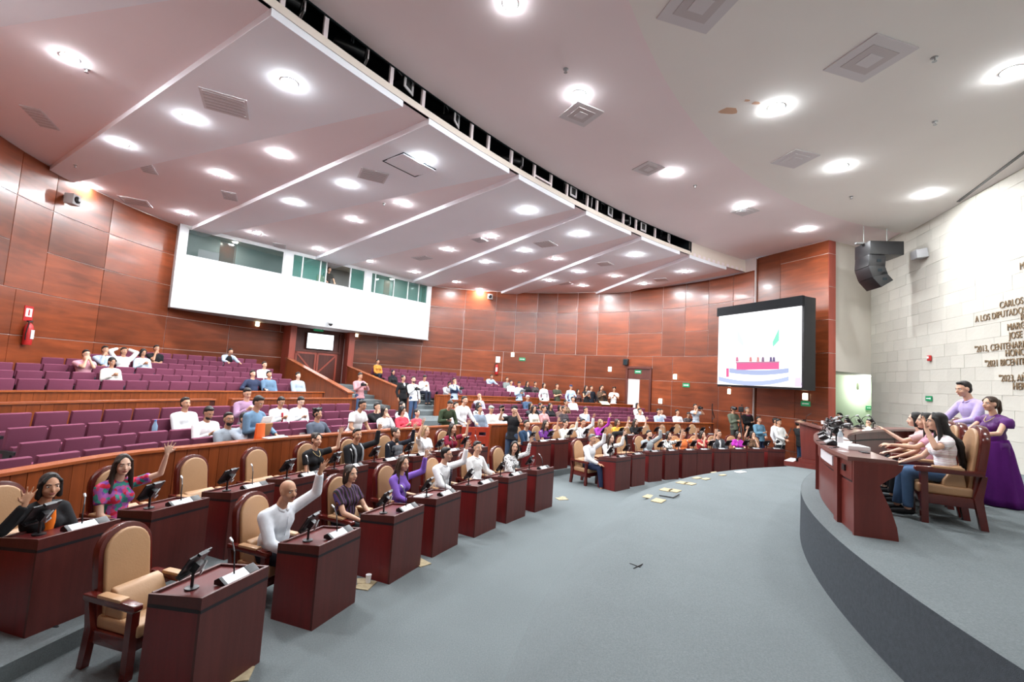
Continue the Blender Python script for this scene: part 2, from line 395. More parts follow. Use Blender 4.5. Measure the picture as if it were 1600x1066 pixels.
# front ceiling (pink) and stage ceiling
pts = [slp(aL + (aR - aL) * i / 60, RS - .02) for i in range(61)]
pts = pts + [np.array([10.3, 18.9]), np.array([11.9, 16.6]), SCN + np.array([.1, .2]), SCN + su * 28.5, np.array([-2, -6.2])]
me = bpy.data.meshes.new('ceiling_front')
me.from_pydata([(p[0], p[1], ZP) for p in pts], [], [tuple(range(len(pts)))]); me.materials.append(M['pinkc']); struct(put('ceiling_front', me))
SCC = np.array([17.4, -3.05]); SCR = 18.5
V = []
for i in range(81):
    a = -90 + 180 * i / 80; aa = math.radians(a); V.append(SCC + SCR * (AX * math.cos(aa) + BX * math.sin(aa)))
keep = [p for p in V if (p - SCN) @ sn > .02 and p[1] > -9]
end = SCN + su * ((keep[-1] - SCN) @ su) + sn * 0.01
far = SCN + su * 27.5 + sn * .02
poly = [(p[0], p[1]) for p in keep] + [tuple(end), tuple(far)]
struct(MB().prism(poly, ZS, ZP - .004).build('ceiling_stage', M['stagec']))
# riser strip right of the slot, dark light trough behind the slot
def slarc(name, r0, r1, a0, a1, z0, z1, m, n=40, parent=None):
    return MB().arc(None, r0, r1, a0, a1, z0, z1, n, P=lambda a, r: slp(a, r)).build(name, M[m], parent, smooth='auto')
struct(slarc('ceiling_fascia', RS, RS + .06, aE, aR + .2, ZC, ZP + .02, 'cream', 12))
tr = struct(slarc('ceiling_trough', RS + 1.3, RS + 1.35, aL, aE + .1, ZC + .13, 9.3, 'dark', 60))
slarc('trough_roof', RS - .3, RS + 1.35, aL, aE + .1, 9.3, 9.35, 'dark', 60, tr)
slarc('trough_lip', RS - .02, RS + .02, aL, aE, ZP - .01, 9.3, 'dark', 60, tr)
slarc('trough_floor', RS + .08, RS + 1.3, aL, aE + .1, ZC + .12, ZC + .13, 'dark', 60, tr)
MB().arc(None, RS - .02, RS + 1.3, aE, aE + .08, ZC + .1, 9.3, 2, P=lambda a, r: slp(a, r)).build('trough_end', M['dark'], tr)
slarc('trim_lip', RS - .01, RS + .07, aL, aE, ZC - .0, ZC + .14, 'cream', 60, tr)
for k, x in enumerate([-60, 40, 150, 260, 360, 457, 528, 625, 673, 747, 776, 815, 853, 880, 906, 938, 953, 992, 1010, 1039]):
    p = onz(x, np.interp(x, [437, 530, 640, 740, 880, 1010, 1090], [0, 62, 150, 220, 295, 362, 397]) if x >= 437 else 0, ZC) if x >= 437 else None
    a = slang(p) if p is not None else np.interp(x, [-60, 437], [aL + 3, slang(onz(437, 0, ZC)) - .8])
    q = slp(a, RS + .05); MB().box((q[0], q[1], (ZC + ZP) / 2 + .06), (.06, .07, ZP - ZC), rz=math.atan2(*(AX[::-1]))).build('trim_post', M['pinkc'], tr)
a0, a1 = slang(onz(853, 281, ZC)), slang(onz(880, 295, ZC))
slarc('trim_rail', RS + .02, RS + .07, a0, a1, 8.05, 8.10, 'pinkc', 4, tr)
# lilac fan panels lowered below the pink
fan = [((437, 3), (640, 153), (33, 253), (85, 276)), ((676, 182), (803, 261), (306, 357), (345, 365)), ((823, 268), (908, 317), (506, 402), (542, 409)),
       ((927, 326), (995, 360), (641, 437), (671, 445)), ((1011, 367), (1070, 391), (783, 456), (809, 457)), ((1087, 396), (1150, 414), (934, 458), (991, 456))]
for k, (s0, s1, w0, w1) in enumerate(fan):
    zz = ZC - .13
    A0, A1 = slang(onz(*s0, ZC)), slang(onz(*s1, ZC)); B0, B1 = walang(onz(*w0, ZC)), walang(onz(*w1, ZC))
    poly = [slp(A0 + (A1 - A0) * i / 8, RS + .005) for i in range(9)] + [wal(B1 + (B0 - B1) * i / 4, RW - .015) for i in range(5)]
    struct(MB().prism(poly, zz, ZC + .005).build('ceiling_panel', M['lilac']))
def hitc(p, d, c, r):
    o = p - c; b = 2 * d @ o; q = o @ o - r * r; D = math.sqrt(b * b - 4 * (d @ d) * q); return [p + d * t for t in ((-b - D) / (2 * d @ d), (-b + D) / (2 * d @ d))]
_p, _q = onz(0, 30, ZC)[:2], onz(185, 0, ZC)[:2]; _d = _q - _p
_s = min(hitc(_p, _d, SL, RS), key=lambda v: np.hypot(*(v - _q))); _w = min(hitc(_p, -_d, W, RW), key=lambda v: np.hypot(*(v - _p)))
A1 = slang(_s); B1 = walang(_w)
poly = [slp(A1 - 6 + 6 * i / 8, RS + .005) for i in range(9)] + [wal(B1 - 4 * i / 4, RW - .015) for i in range(5)]
struct(MB().prism(poly, ZC - .13, ZC + .005).build('ceiling_panel', M['lilac']))
# dark slot along the stage wall
s0 = onz(1497, 315, ZS); s1 = onz(1600, 238, ZS); d = (s1 - s0)[:2]; d /= np.hypot(*d); e = s0[:2] + d * 12
c = (s0[:2] + e) / 2
struct(MB().box((c[0], c[1], ZS - .004), (12, .07, .02), rz=math.atan2(d[1], d[0])).build('trim_slot', M['black']))

# ---- downlights
lamp_glow = MB().lathe([(.001, -.027), (.045, -.025), (.08, -.019), (.1, -.011), (.108, -.003)], n=16).mesh('lens', M['lampe'])
lamp_ring = MB().lathe([(.110, -.006), (.126, -.005), (.130, 0), (.110, 0), (.110, -.006)], n=24, caps=False).mesh('trim_ring', M['white'], smooth='auto')
def downlight(x, y, z, label, s=1):
    t = thing('ceiling_downlight', label, 'ceiling light', (x, y, z), 0, 'recessed ceiling downlights', s)
    put('lens', lamp_glow, t); put('trim_ring', lamp_ring, t); return t
def in_lilac(p):
    for s0, s1, w0, w1 in fan:
        q = [onz(*v, ZC)[:2] for v in (s0, s1, w1, w0)]; sg = []
        for i in range(4):
            a, b = q[i], q[(i + 1) % 4]; sg.append((b[0] - a[0]) * (p[1] - a[1]) - (b[1] - a[1]) * (p[0] - a[0]))
        if all(v > 0 for v in sg) or all(v < 0 for v in sg): return True
    return False
def out_lilac(p, ): return ZC - .13 if in_lilac(p) else ZC
RINGS = {'first': [(452, 129), (660, 249), (824, 329), (905, 365), (993, 398)],
         'second': [(297, 184), (437, 240), (544, 288), (630, 318), (767, 369), (820, 391), (868, 404), (904, 424), (961, 431), (1070, 424)],
         'third': [(109, 90), (190, 224), (345, 272), (459, 316), (553, 343), (700, 390), (759, 409), (811, 423), (858, 438), (910, 446), (1006, 443)],
         'fourth': [(140, 290), (290, 333), (401, 364), (498, 389), (578, 408), (648, 425), (711, 440), (750, 452)]}
for rg, L in RINGS.items():
    for k, (x, y) in enumerate(L):
        p = onz(x, y, ZC); p = onz(x, y, out_lilac(p))
        downlight(p[0], p[1], p[2], '%s round white downlight from the left in the %s arc of the fan ceiling' % (ordn(k), rg), 1.15 if rg != 'first' else 1.25)
for k, a in enumerate((-31.5, -36, -41, -46)):       # the same arcs go on to the left, out of frame
    for R in (20.2, 23.2, 26):
        p = pol(R, a)
        if np.hypot(*(p - W)) < RW - .6: downlight(p[0], p[1], ZC - .135, 'round white downlight in the unseen left of the fan, %s arc, %s outwards' % ({20.2: 'first', 23.2: 'second', 26: 'third'}[R], ordn(k)))
for k, (x, y) in enumerate([(904, 148), (1049, 270), (1162, 321), (1259, 358)]):
    p = onz(x, y, ZP); downlight(p[0], p[1], ZP, '%s downlight from the left in the pink ceiling in front of the light slot' % ordn(k), 1.2)
for a in (-22, -32):
    p = pol(16.2, a); downlight(p[0], p[1], ZP, 'round downlight in the pink ceiling above the ' + ('nearest delegate desks' if a > -30 else 'end of the first desk row'))
for k, (x, y) in enumerate([(1213, 168), (1313, 260), (1450, 303), (1582, 111)]):
    p = onz(x, y, ZS); downlight(p[0], p[1], ZS, '%s downlight from the left in the grey stage ceiling' % ordn(k), 1.3)
for x, y, l in ((7.6, 3.2, 'behind the dais chairs'), (3, -2, 'over the near stage edge'), (7.4, -1.5, 'at the near end of the stage wall')):
    downlight(x, y, ZS, 'round downlight in the grey stage ceiling ' + l)
def spot(name, loc, to, e, ang=70, blend=.6, col=(1, .97, .92), r=.08):
    l = bpy.data.lights.new(name, 'SPOT'); l.energy = e; l.spot_size = math.radians(ang); l.spot_blend = blend; l.color = col; l.shadow_soft_size = r
    o = bpy.data.objects.new(name, l); COL.objects.link(o); o.location = loc
    o.rotation_euler = (Vector(to) - Vector(loc)).to_track_quat('-Z', 'Y').to_euler(); return o
# ================================================================== RAILS
def resample(pts, step):
    pts = [np.asarray(p[:2], float) for p in pts]; out = [pts[0]]; acc = 0.
    for a, b in zip(pts[:-1], pts[1:]):
        L = np.hypot(*(b - a)); d = (b - a) / L; t = step - acc
        while t <= L: out.append(a + d * t); t += step
        acc = (acc + L) % step
    return out
def smooth_pts(pts, it=6):
    p = [np.asarray(q[:2], float) for q in pts]
    for _ in range(3): p = [p[0]] + sum([[a * .75 + b * .25, a * .25 + b * .75] for a, b in zip(p[:-1], p[1:])], []) + [p[-1]]
    return p
def railwall(label, pts, zt, zb, plank=.16, th=.12, cat='railing', group='curved wooden railings', smoothit=True):
    """pts run left to right as seen from the stage; planked face on the stage side"""
    c = smooth_pts(pts) if smoothit else [np.asarray(p[:2], float) for p in pts]; q = resample(c, plank)
    t = tag(bpy.data.objects.new('wooden_railing', None), label, cat, group); COL.objects.link(t)
    core = MB(); cap = MB(); sh = MB().box((0, 0, (zt + zb) / 2), (plank - .006, .018, zt - zb - .04)).mesh('plank', M['rail'])
    R = resample(c, .35) + [c[-1]]
    for w_, z0, z1, b in ((th / 2 - .012, zb, zt - .03, core), (th / 2 + .035, zt - .035, zt, cap)):
        V = []; F = []
        for i, p in enumerate(R):
            d = R[min(i + 1, len(R) - 1)] - R[max(i - 1, 0)]; d /= np.hypot(*d) + 1e-9; nn = np.array([-d[1], d[0]])
            for s in (-w_, w_): V += [(p[0] + nn[0] * s, p[1] + nn[1] * s, z0), (p[0] + nn[0] * s, p[1] + nn[1] * s, z1)]
        k = len(R)
        for i in range(k - 1):
            a = 4 * i; e = a + 4; F += [(a, a + 1, e + 1, e), (a + 2, e + 2, e + 3, a + 3), (a + 1, a + 3, e + 3, e + 1), (a, e, e + 2, a + 2)]
        F += [(0, 2, 3, 1), (4 * k - 4, 4 * k - 3, 4 * k - 1, 4 * k - 2)]; b.add(V, F)
    core.build('backing', M['door'], t, smooth='auto'); cap.build('top_rail', M['cap'], t, smooth='auto')
    for a, b in zip(q[:-1], q[1:]):
        d = b - a; L = np.hypot(*d); d /= L; nn = np.array([d[1], -d[0]]); m = (a + b) / 2 + nn * (th / 2 - .004)
        put('plank', sh, t, (m[0], m[1], 0), math.atan2(d[1], d[0]))
    for p, d0 in ((c[0], c[1] - c[0]), (c[-1], c[-2] - c[-1])):       # closed end faces
        d = d0 / np.hypot(*d0); MB().box((p[0] - d[0] * .006, p[1] - d[1] * .006, (zt + zb) / 2 - .02), (.016, th, zt - zb - .04), rz=math.atan2(d[1], d[0])).build('end_panel', M['rail'], t)
    return t
RAIL1L = [pol(20.4, -44), pol(20.45, -38)] + [onz(x, y, 1.25) for x, y in [(0, 738), (100, 721), (205, 705), (300, 697), (400, 686), (560, 674), (640, 668), (719, 664)]]
RAIL1R = [onz(x, y, 1.25) for x, y in [(766, 663), (850, 660.5), (950, 659), (1050, 660), (1113, 661)]]
railwall('long curved orange wooden railing behind the second row of delegates, left of the red gate', RAIL1L, 1.25, .14)
railwall('curved wooden railing behind the delegates right of the red gate, under the big screen', RAIL1R, 1.25, .14)
def cylpts(L, R): return [pol(R, topol(oncyl(x, y, R))[1])for x, y in L]
def arcpts(R, a0, a1, n=8): return [pol(R, a0 + (a1 - a0) * i / n) for i in range(n + 1)]
def ang(x, y, R): return topol(oncyl(x, y, R))[1]
railwall('low wooden parapet behind the lower left block of purple seats', arcpts(24.8, -36, -17.2), 1.60, .5, .2)
railwall('forward stepping wooden parapet behind the man in denim shirt', arcpts(24.55, -16.6, -7.4, 5), 1.62, .5, .2)
railwall('long wooden parapet in front of the upper left block of purple seats', arcpts(26.5, -36, -7.3), 1.70, .7, .2)
railwall('short wooden parapet behind the standing man in white shirt and navy vest', arcpts(24.7, 2.9, 11.2, 5), 1.585, .5, .2)
railwall('long wooden parapet in front of the upper right block of purple seats', arcpts(26.5, 3.7, 21.5), 1.68, .7, .2)
railwall('wooden parapet with loose papers on it below the right side door', arcpts(24.75, 14.0, 26.8), 1.61, .5, .2)
# sloping parapets beside the aisle that climbs to the double door
def parapet(label, a, b, za, zb_, zbot):
    a = np.asarray(a); b = np.asarray(b); L = np.hypot(*(b - a)); u = (b - a) / L; nn = np.array([u[1], -u[0]])
    t = tag(bpy.data.objects.new('sloping_parapet', None), label, 'parapet', 'sloping aisle parapets'); COL.objects.link(t); n = int(L / .2)
    MB().extrude([(0, zbot), (L, zbot + .6), (L, zb_ - .03), (0, za - .03)], (*a, 0), (*u, 0), (0, 0, 1), (*nn, 0), .12).build('backing', M['rail'], t)
    MB().extrude([(-.04, za - .04), (L, zb_ - .04), (L, zb_), (-.04, za)], (*a, 0), (*u, 0), (0, 0, 1), (*nn, 0), .22).build('top_rail', M['cap'], t)
    for i in range(n):
        s0, s1 = L * i / n, L * (i + 1) / n; f = lambda s: za + (zb_ - za) * s / L - .04; g = lambda s: zbot + .6 * s / L
        for sd in (1, -1):
            MB().extrude([(s0 + .004, g(s0)), (s1 - .004, g(s1)), (s1 - .004, f(s1)), (s0 + .004, f(s0))], (*(a + nn * .066 * sd), 0), (*u, 0), (0, 0, 1), (*nn, 0), .012).build('plank', M['rail'], t)
parapet('shiny topped sloping wooden parapet left of the aisle to the double door', (-5.47, 15.88), (-10.75, 22.0), 1.77, 2.95, .4)
parapet('sloping wooden parapet on the right of the aisle to the double door', (-3.62, 18.07), (-8.69, 24.45), 1.72, 2.75, .4)
# ---- gate
def gate_leaf(label, a, b):
    a = np.asarray(a[:2]); b = np.asarray(b[:2]); L = np.hypot(*(b - a)); u = (b - a) / L; nn = np.array([u[1], -u[0]])
    t = tag(bpy.data.objects.new('gate_leaf', None), label, 'gate', 'swing gate leaves'); COL.objects.link(t)
    for x in (.05, L - .05): MB().extrude([(x - .045, .2), (x + .045, .2), (x + .045, 1.18), (x - .045, 1.18)], (*a, 0), (*u, 0), (0, 0, 1), (*nn, 0), .05).build('stile', M['gate'], t)
    for z0, z1 in ((.25, .60), (.72, .94), (1.04, 1.18)): MB().extrude([(.09, z0), (L - .09, z0), (L - .09, z1), (.09, z1)], (*a, 0), (*u, 0), (0, 0, 1), (*nn, 0), .035).build('rail', M['gate'], t)
ga, gb = onz(721, 666, 1.2), onz(765, 666.5, 1.2); gm = (ga + gb) / 2
gate_leaf('left leaf of the red wooden gate with slots', ga, gm - (gb - ga) * .01); gate_leaf('right leaf of the red wooden gate with slots', gm + (gb - ga) * .01, gb)

# ================================================================== DOUBLE DOOR UNDER THE BOOTH
dp = wal(-45.2, 12.2); drz = face_to(dp, W)
dd = struct(thing('door_1', 'dark wooden double door with cross braces under the booth', 'door', (dp[0], dp[1], 1.6), drz))
MB().box((0, -.06, 1.6), (2.9, .1, 3.4)).build('door_frame', M['door'], dd)
for s in (-1, 1):
    lf = MB().box((s * .55, .01, .85), (1.06, .05, 1.7)).build('door_leaf', M['door'], dd)
    for x in (.06, 1.04): MB().box((s * x, .05, .85), (.1, .03, 1.7)).build('stile', M['pilaster'], lf)
    MB().box((s * .55, .05, 1.66), (1.06, .03, .1)).build('top_bar', M['pilaster'], lf)
    MB().extrude([(s * .1, .72), (s * .1, .60), (s * 1.0, 1.55), (s * 1.0, 1.66)][::s], (0, .05, 0), (1, 0, 0), (0, 0, 1), (0, 1, 0), .03).build('brace', M['pilaster'], lf)
for z in (1.78, 2.86): MB().box((0, .03, z), (2.6, .08, .1)).build('transom', M['door'], dd)
for x in (-1.2, 1.2): MB().box((x, .03, 2.3), (.12, .08, 1.0)).build('jamb', M['door'], dd)
for k, a in enumerate((-52.6, -37.6)):
    p = wal(a, 11.95); o = struct(MB().box((0, 0, 2.6), (.30, .75, 5.2)).build('trim_pilaster', M['pilaster'])); o.location = (p[0], p[1], 0); o.rotation_euler.z = face_to(p, W)
tvp = (onplane(480, 532, dp + (W - dp) / np.hypot(*(W - dp)) * .18, (W - dp)) + onplane(521, 536, dp + (W - dp) / np.hypot(*(W - dp)) * .18, (W - dp))) / 2
tv = thing('wall_television', 'small bright white screen on the wall above the double door', 'television', tvp, drz)
MB().box((0, -.04, 0), (1.42, .07, .84)).build('housing', M['black'], tv, bevel=.01)
MB().box((0, .0, 0), (1.36, .01, .78)).build('screen', mat('tv_glow', (.9, .9, .95), .5, emit=((.93, .95, 1), 1.3)), tv)

# ---- right side door (open, pale room behind)
p0_, p1_ = wal(39.5), wal(46.1); m_ = (p0_ + p1_) / 2; rz = face_to(m_, W)
d2 = struct(thing('door_2', 'dark framed side doorway with one leaf open on a pale room', 'door', (m_[0], m_[1], .75), rz))
MB().box((0, .0, 2.82), (1.42, .16, .12)).build('lintel', M['door'], d2)
for x in (-.68, .68): MB().box((x, 0, 1.4), (.1, .16, 2.8)).build('jamb', M['door'], d2)
MB().box((0, -.02, 2.5), (1.26, .06, .55)).build('overpanel', M['door'], d2)
MB().box((-.34, -.05, 1.1), (.60, .05, 2.2)).build('door_leaf', M['panel'], d2)
MB().box((.3, -.2, 1.1), (.66, .02, 2.3)).build('lit_wall', mat('lit_wall', (.36, .45, .32), .8), d2)

# ================================================================== CONTROL BOOTH
BA = np.array([-13.25, 17.45]); BB = np.array([-4.93, 26.62]); bu = (BB - BA) / np.hypot(*(BB - BA)); bn = np.array([bu[1], -bu[0]])  # bn into the hall
BL = np.hypot(*(BB - BA)); BZ0, BZ1 = 4.58, 7.86
def bs(x, y): q = onplane(x, y, BA, bn); return (q[:2] - BA) @ bu, q[2]
booth = struct(tag(bpy.data.objects.new('wall_booth', None), None, None)); COL.objects.link(booth); booth.location = (BA[0], BA[1], 0); booth.rotation_euler.z = math.atan2(bu[1], bu[0])
wins = [((293, 361), (445, 392), (442, 431), (290, 402)), ((458, 398), (571, 420), (569, 455), (457, 431)), ((581, 425), (668, 443), (667, 475), (580, 458))]
WR = []
for q in wins:
    r = [bs(*p) for p in q]; WR.append((min(r[0][0], r[3][0]), max(r[1][0], r[2][0])))
wz1 = np.mean([bs(*p)[1] for q in wins for p in q[:2]]); wz0 = np.mean([bs(*p)[1] for q in wins for p in q[2:]])
f = MB(); f.box((BL / 2, .06, (BZ0 + wz0) / 2), (BL, .12, wz0 - BZ0)); f.box((BL / 2, .06, (BZ1 + wz1) / 2), (BL, .12, BZ1 - wz1))
e = [0] + [v for w_ in WR for v in w_] + [BL]
for a, b in zip(e[0::2], e[1::2]): f.box(((a + b) / 2, .06, (wz0 + wz1) / 2), (b - a, .12, wz1 - wz0))
f.build('parapet_wall', M['white'], booth)
MB().box((BL / 2, .9, BZ0 - .03), (BL, 1.9, .06)).build('underside', M['white'], booth)
MB().box((BL / 2, .9, BZ1 + .0), (BL, 1.7, .06)).build('booth_ceiling', M['offwhite'], booth)
MB().prism([(.3, .55), (2.2, 1.45), (4.6, 1.75), (BL - 4.6, 1.75), (BL - 2.2, 1.45), (BL - .3, .55), (BL - .3, .62), (BL - 2.2, 1.52), (BL - 4.6, 1.82), (4.6, 1.82), (2.2, 1.52), (.3, .62)][::-1], BZ0, BZ1).build('booth_back_wall', mat('booth_interior', (.42, .43, .42), .8), booth)
for a in (0.05, BL - .05): MB().box((a, .35, (BZ0 + BZ1) / 2), (.1, .6, BZ1 - BZ0)).build('booth_end_wall', M['white'], booth)
for a, wd in ((2.9, .7), (6.55, .55), (9.4, .6)): MB().box((a, 1.68, 6.4), (wd, .06, 1.9)).build('booth_door_panel', mat('booth_door', (.55, .40, .15), .6), booth)
mul = [[0, .999], [0, .13, .36, .44, .78, .999], [0, .07, .38, .63, .83, .999]]
for k, (a, b) in enumerate(WR):
    wn = struct(tag(bpy.data.objects.new('window_%d' % (k + 1), None), ['wide dark booth window at the left end of the white box', 'booth window with one pane slid open', 'booth window with narrow green panes at the right end'][k], 'window'))
    COL.objects.link(wn); wn.location = booth.location; wn.rotation_euler = booth.rotation_euler
    fr = MB()
    for z in (wz0 + .025, wz1 - .025): fr.box(((a + b) / 2, .05, z), (b - a, .08, .05))
    for m_ in mul[k]: fr.box((a + (b - a) * m_ + (.025 if m_ == 0 else -.025 if m_ > .99 else 0), .05, (wz0 + wz1) / 2), (.05, .08, wz1 - wz0))
    fr.build('window_frame', M['white'], wn)
    for i, (m0, m1) in enumerate(zip(mul[k][:-1], mul[k][1:])):
        if k == 1 and i == 3: continue     # the open pane
        MB().box((a + (b - a) * (m0 + m1) / 2, .05, (wz0 + wz1) / 2), ((b - a) * (m1 - m0) - .05, .012, wz1 - wz0 - .1)).build('pane', M['glassd' if k == 0 else 'glass'], wn)
def booth_pt(s, d, z): return (BA[0] + bu[0] * s - bn[0] * d, BA[1] + bu[1] * s - bn[1] * d, z)
brz = math.atan2(bu[1], bu[0])
mo = thing('computer_monitor', 'pale computer monitor seen from behind in the left booth window', 'monitor', booth_pt(bs(330, 405)[0], .45, wz0 - .1), brz)
MB().box((0, 0, .32), (.75, .05, .48)).build('housing', M['ventw'], mo, bevel=.01); MB().lathe([(.13, -.0), (.12, .02), (.03, .03), (.03, .12)]).build('stand', M['silver'], mo)
for s in (2.2, 6.2, 10.2):
    p = booth_pt(s, .9, BZ1 - .04); t = thing('booth_lamp', '%s round ceiling lamp inside the control booth' % ordn([2.2, 6.2, 10.2].index(s)), 'ceiling light', p, 0, 'lamps inside the booth'); MB().lathe([(.001, -.02), (.08, -.02), (.09, 0)], n=16).build('lens', mat('booth_lamp_glow', (1, 1, 1), emit=((.9, 1, .92), 140)), t); put('trim_ring', lamp_ring, t)
p = booth_pt(bs(508, 445)[0], -.12, bs(508, 507)[1] + .05)
dm = thing('dome_camera', 'white dome security camera hanging from the white booth front', 'camera', (booth_pt(bs(513, 507)[0], -.24, BZ0 + .12)), brz)
MB().lathe([(.09, .14), (.11, .12), (.11, .02), (.105, 0)]).build('housing', M['white'], dm, smooth='auto'); MB().lathe([(.1, 0), (.09, -.06), (.05, -.1), (.005, -.115)]).build('dome', M['black'], dm, smooth=True)
MB().box((0, .16, .09), (.08, .12, .06)).build('bracket', M['white'], dm)

# ================================================================== BIG SCREEN
SA = np.array([8.62, 18.95]); SB = np.array([9.98, 15.62]); sv = (SB - SA) / np.hypot(*(SB - SA)); sg = np.array([-sv[1], sv[0]]); sg = sg if sg[0] > 0 else -sg
SLn = np.hypot(*(SB - SA)); scr = thing('video_wall', 'large bright video screen in a black surround on the right wall', 'screen', (SA[0], SA[1], 0), math.atan2(sv[1], sv[0]))
# local: x along the screen, +y away from the hall
MB().box((SLn / 2, .36, (2.78 + 6.05) / 2), (SLn + .1, .62, 6.05 - 2.78)).build('cabinet', M['black'], scr, bevel=.015)
MB().box((SLn / 2, .02, 5.88), (SLn + .12, .12, .36)).build('top_shroud', M['blackm'], scr)
glow = lambda n, c, s: mat('screen_' + n, (0, 0, 0), .6, spec=.05, emit=(c, s))
sf = MB().box((SLn / 2, .02, (2.86 + 5.70) / 2), (SLn - .02, .04, 5.70 - 2.86)).build('display', glow('white', (.98, .97, 1), 1.55), scr)
def sp(x, y):   # photograph point on the display -> local x, z
    q = onplane(x, y, SA, sg); return (q[:2] - SA) @ sv, q[2]
def shape(name, poly, c, s=1.25, d=-.004):
    r = [sp(*p) for p in poly]
    return MB().extrude(r, (0, d, 0), (1, 0, 0), (0, 0, 1), (0, 1, 0), .006).build(name, glow(name + '%d' % int(c[0] * 99 + c[2] * 9), c, s), sf)
def X3(x, y): return (1090 + x / 3.229, 350 + y / 3.229)
shape('pictured_dais', [X3(*p) for p in [(196, 700), (411, 697), (411, 733), (196, 737)]], (.75, .14, .32), 1.1)
shape('pictured_dais_top', [X3(*p) for p in [(193, 697), (413, 694), (413, 700), (193, 703)]], (.55, .25, .35), 1.0, -.006)
def band(x0, x1, y0, sag, h): xs = [x0 + (x1 - x0) * i / 8 for i in range(9)]; f = lambda x: y0 + sag * (1 - ((x - (x0 + x1) / 2) / ((x1 - x0) / 2)) ** 2); return [X3(x, f(x) + h) for x in xs] + [X3(x, f(x)) for x in xs[::-1]]
shape('pictured_stage', band(160, 460, 727, 12, 24), (.40, .46, .68), 1.15); shape('pictured_stage', band(107, 460, 770, 24, 22), (.45, .52, .75), 1.15)
shape('pictured_podium', [X3(*p) for p in [(145, 728), (158, 728), (158, 772), (145, 772)]], (.75, .14, .32), 1.1)
shape('pictured_person', [X3(*p) for p in [(490, 822), (492, 778), (520, 774), (526, 822)]], (.78, .60, .86), 1.2)
for dx, cc in ((200, (.75, .25, .4)), (268, (.8, .3, .3)), (305, (.8, .35, .35)), (330, (.3, .2, .3)), (370, (.2, .15, .3)), (385, (.2, .15, .3))):
    shape('pictured_figure', [X3(*p) for p in [(dx - 7, 695), (dx - 5, 672), (dx + 5, 672), (dx + 7, 695)]], cc, .9)
for s in (1, -1):
    for k in range(4):
        c0 = 395 if s > 0 else 216; shape('pictured_flag', [X3(*p) for p in [(c0 + s * 15, 530 + k * 14), (c0 + s * 16, 546 + k * 14), (c0 - s * 14, 608 + k * 4), (c0 - s * 16, 596 + k * 4)]], (.25, .72, .52) if s > 0 else (.66, .86, .78), 1.2)
for dx in (262, 276, 300, 318, 338): shape('pictured_wall_mark', [X3(*p) for p in [(dx, 528), (dx + 5, 528), (dx + 5, 578), (dx, 578)]], (.92, .80, .78), 1.4)

# ================================================================== SPEAKER ARRAY
sc_ = atY(1355, 420, 14.6); la = thing('line_array_speaker', 'black curved loudspeaker array hanging by the stage wall', 'loudspeaker', sc_, face_to(sc_, (-4, 16.5)))
# local +y faces hall; cabinets curve downwards, seen from its left side
def cab(name, y0, z0, y1, z1, dep, wd):
    d = np.array([y1 - y0, z1 - z0]); L = np.hypot(*d); d /= L; n_ = np.array([-d[1], d[0]])
    if n_[0] > 0: n_ = -n_
    P = [(y0, z0), (y1, z1), (y1 + n_[0] * dep, z1 + n_[1] * dep * .8), (y0 + n_[0] * dep, z0 + n_[1] * dep * .8)]
    o = MB().extrude(P, (0, 0, 0), (0, 1, 0), (0, 0, 1), (1, 0, 0), wd).build(name, M['black'], la, bevel=.012)
    c_ = np.mean(P, axis=0)
    for s in (-1, 1): MB().box((s * wd / 2, c_[0] - .05, c_[1]), (.02, .12, .08)).build('handle', M['dark'], o)
    return o
MB().box((0, -.35, .60), (.78, 1.0, .44)).build('subwoofer_cabinet', M['black'], la, bevel=.015)
cab('speaker_cabinet', .16, .38, .18, .0, .50, .72); cab('speaker_cabinet', .18, -.01, .06, -.37, .48, .72); cab('speaker_cabinet', .055, -.38, -.20, -.68, .46, .72)
for y in (.1, -.6): MB().tube([(0, y, .82), (0, y, ZP - sc_[2])], .012, 6).build('hanging_cable', M['silver'], la)
MB().box((0, -.1, .84), (.1, .9, .05)).build('rigging_bar', M['silver'], la)

# ================================================================== LETTERING ON THE STAGE WALL
def wallpt(x, y): q = onplane(x, y, SCN, sn); return (q[:2] - SCN) @ su, q[2]
def wall_text(txt, x, y, h=.165, right=False):
    s, z = wallpt(x, y); cu_ = bpy.data.curves.new('lettering', 'FONT'); cu_.body = txt; cu_.size = h / .70; cu_.extrude = .008; cu_.space_character = 1.02
    o = bpy.data.objects.new('lettering', cu_); COL.objects.link(o)
    dg = bpy.context.evaluated_depsgraph_get(); me = bpy.data.meshes.new_from_object(o.evaluated_get(dg)); me.materials.clear(); me.materials.append(M['letters'])
    bpy.data.objects.remove(o); co = np.array([v.co for v in me.vertices]); me.transform(Matrix.Diagonal((.80, 1, 1, 1)))
    q = SCN + su * s + sn * .016; o = put('lettering', me, ws); o.location = (q[0], q[1], z)
    X = Vector((su[0], su[1], 0)); Y = Vector((0, 0, 1)); Z = X.cross(Y); o.matrix_world = Matrix.Translation(o.location) @ Matrix((X, Y, Z)).transposed().to_4x4()
for txt, x, y in [('M', 1594.5, 422), ('CARLOS M', 1563, 482.5), ('A LOS DIPUTADOS C', 1525, 504), ('R', 1596, 501), ('MARG', 1575, 517), ('JOSE V', 1578, 530), ('"2013, CENTENARIO D', 1524, 551),
                  ('HONOR', 1572, 557.5), ('"2021 BICENTEN', 1540, 573.5), ('"2023, AÑO', 1562, 596.5), ('HER', 1584, 609)]: wall_text(txt, x, y)

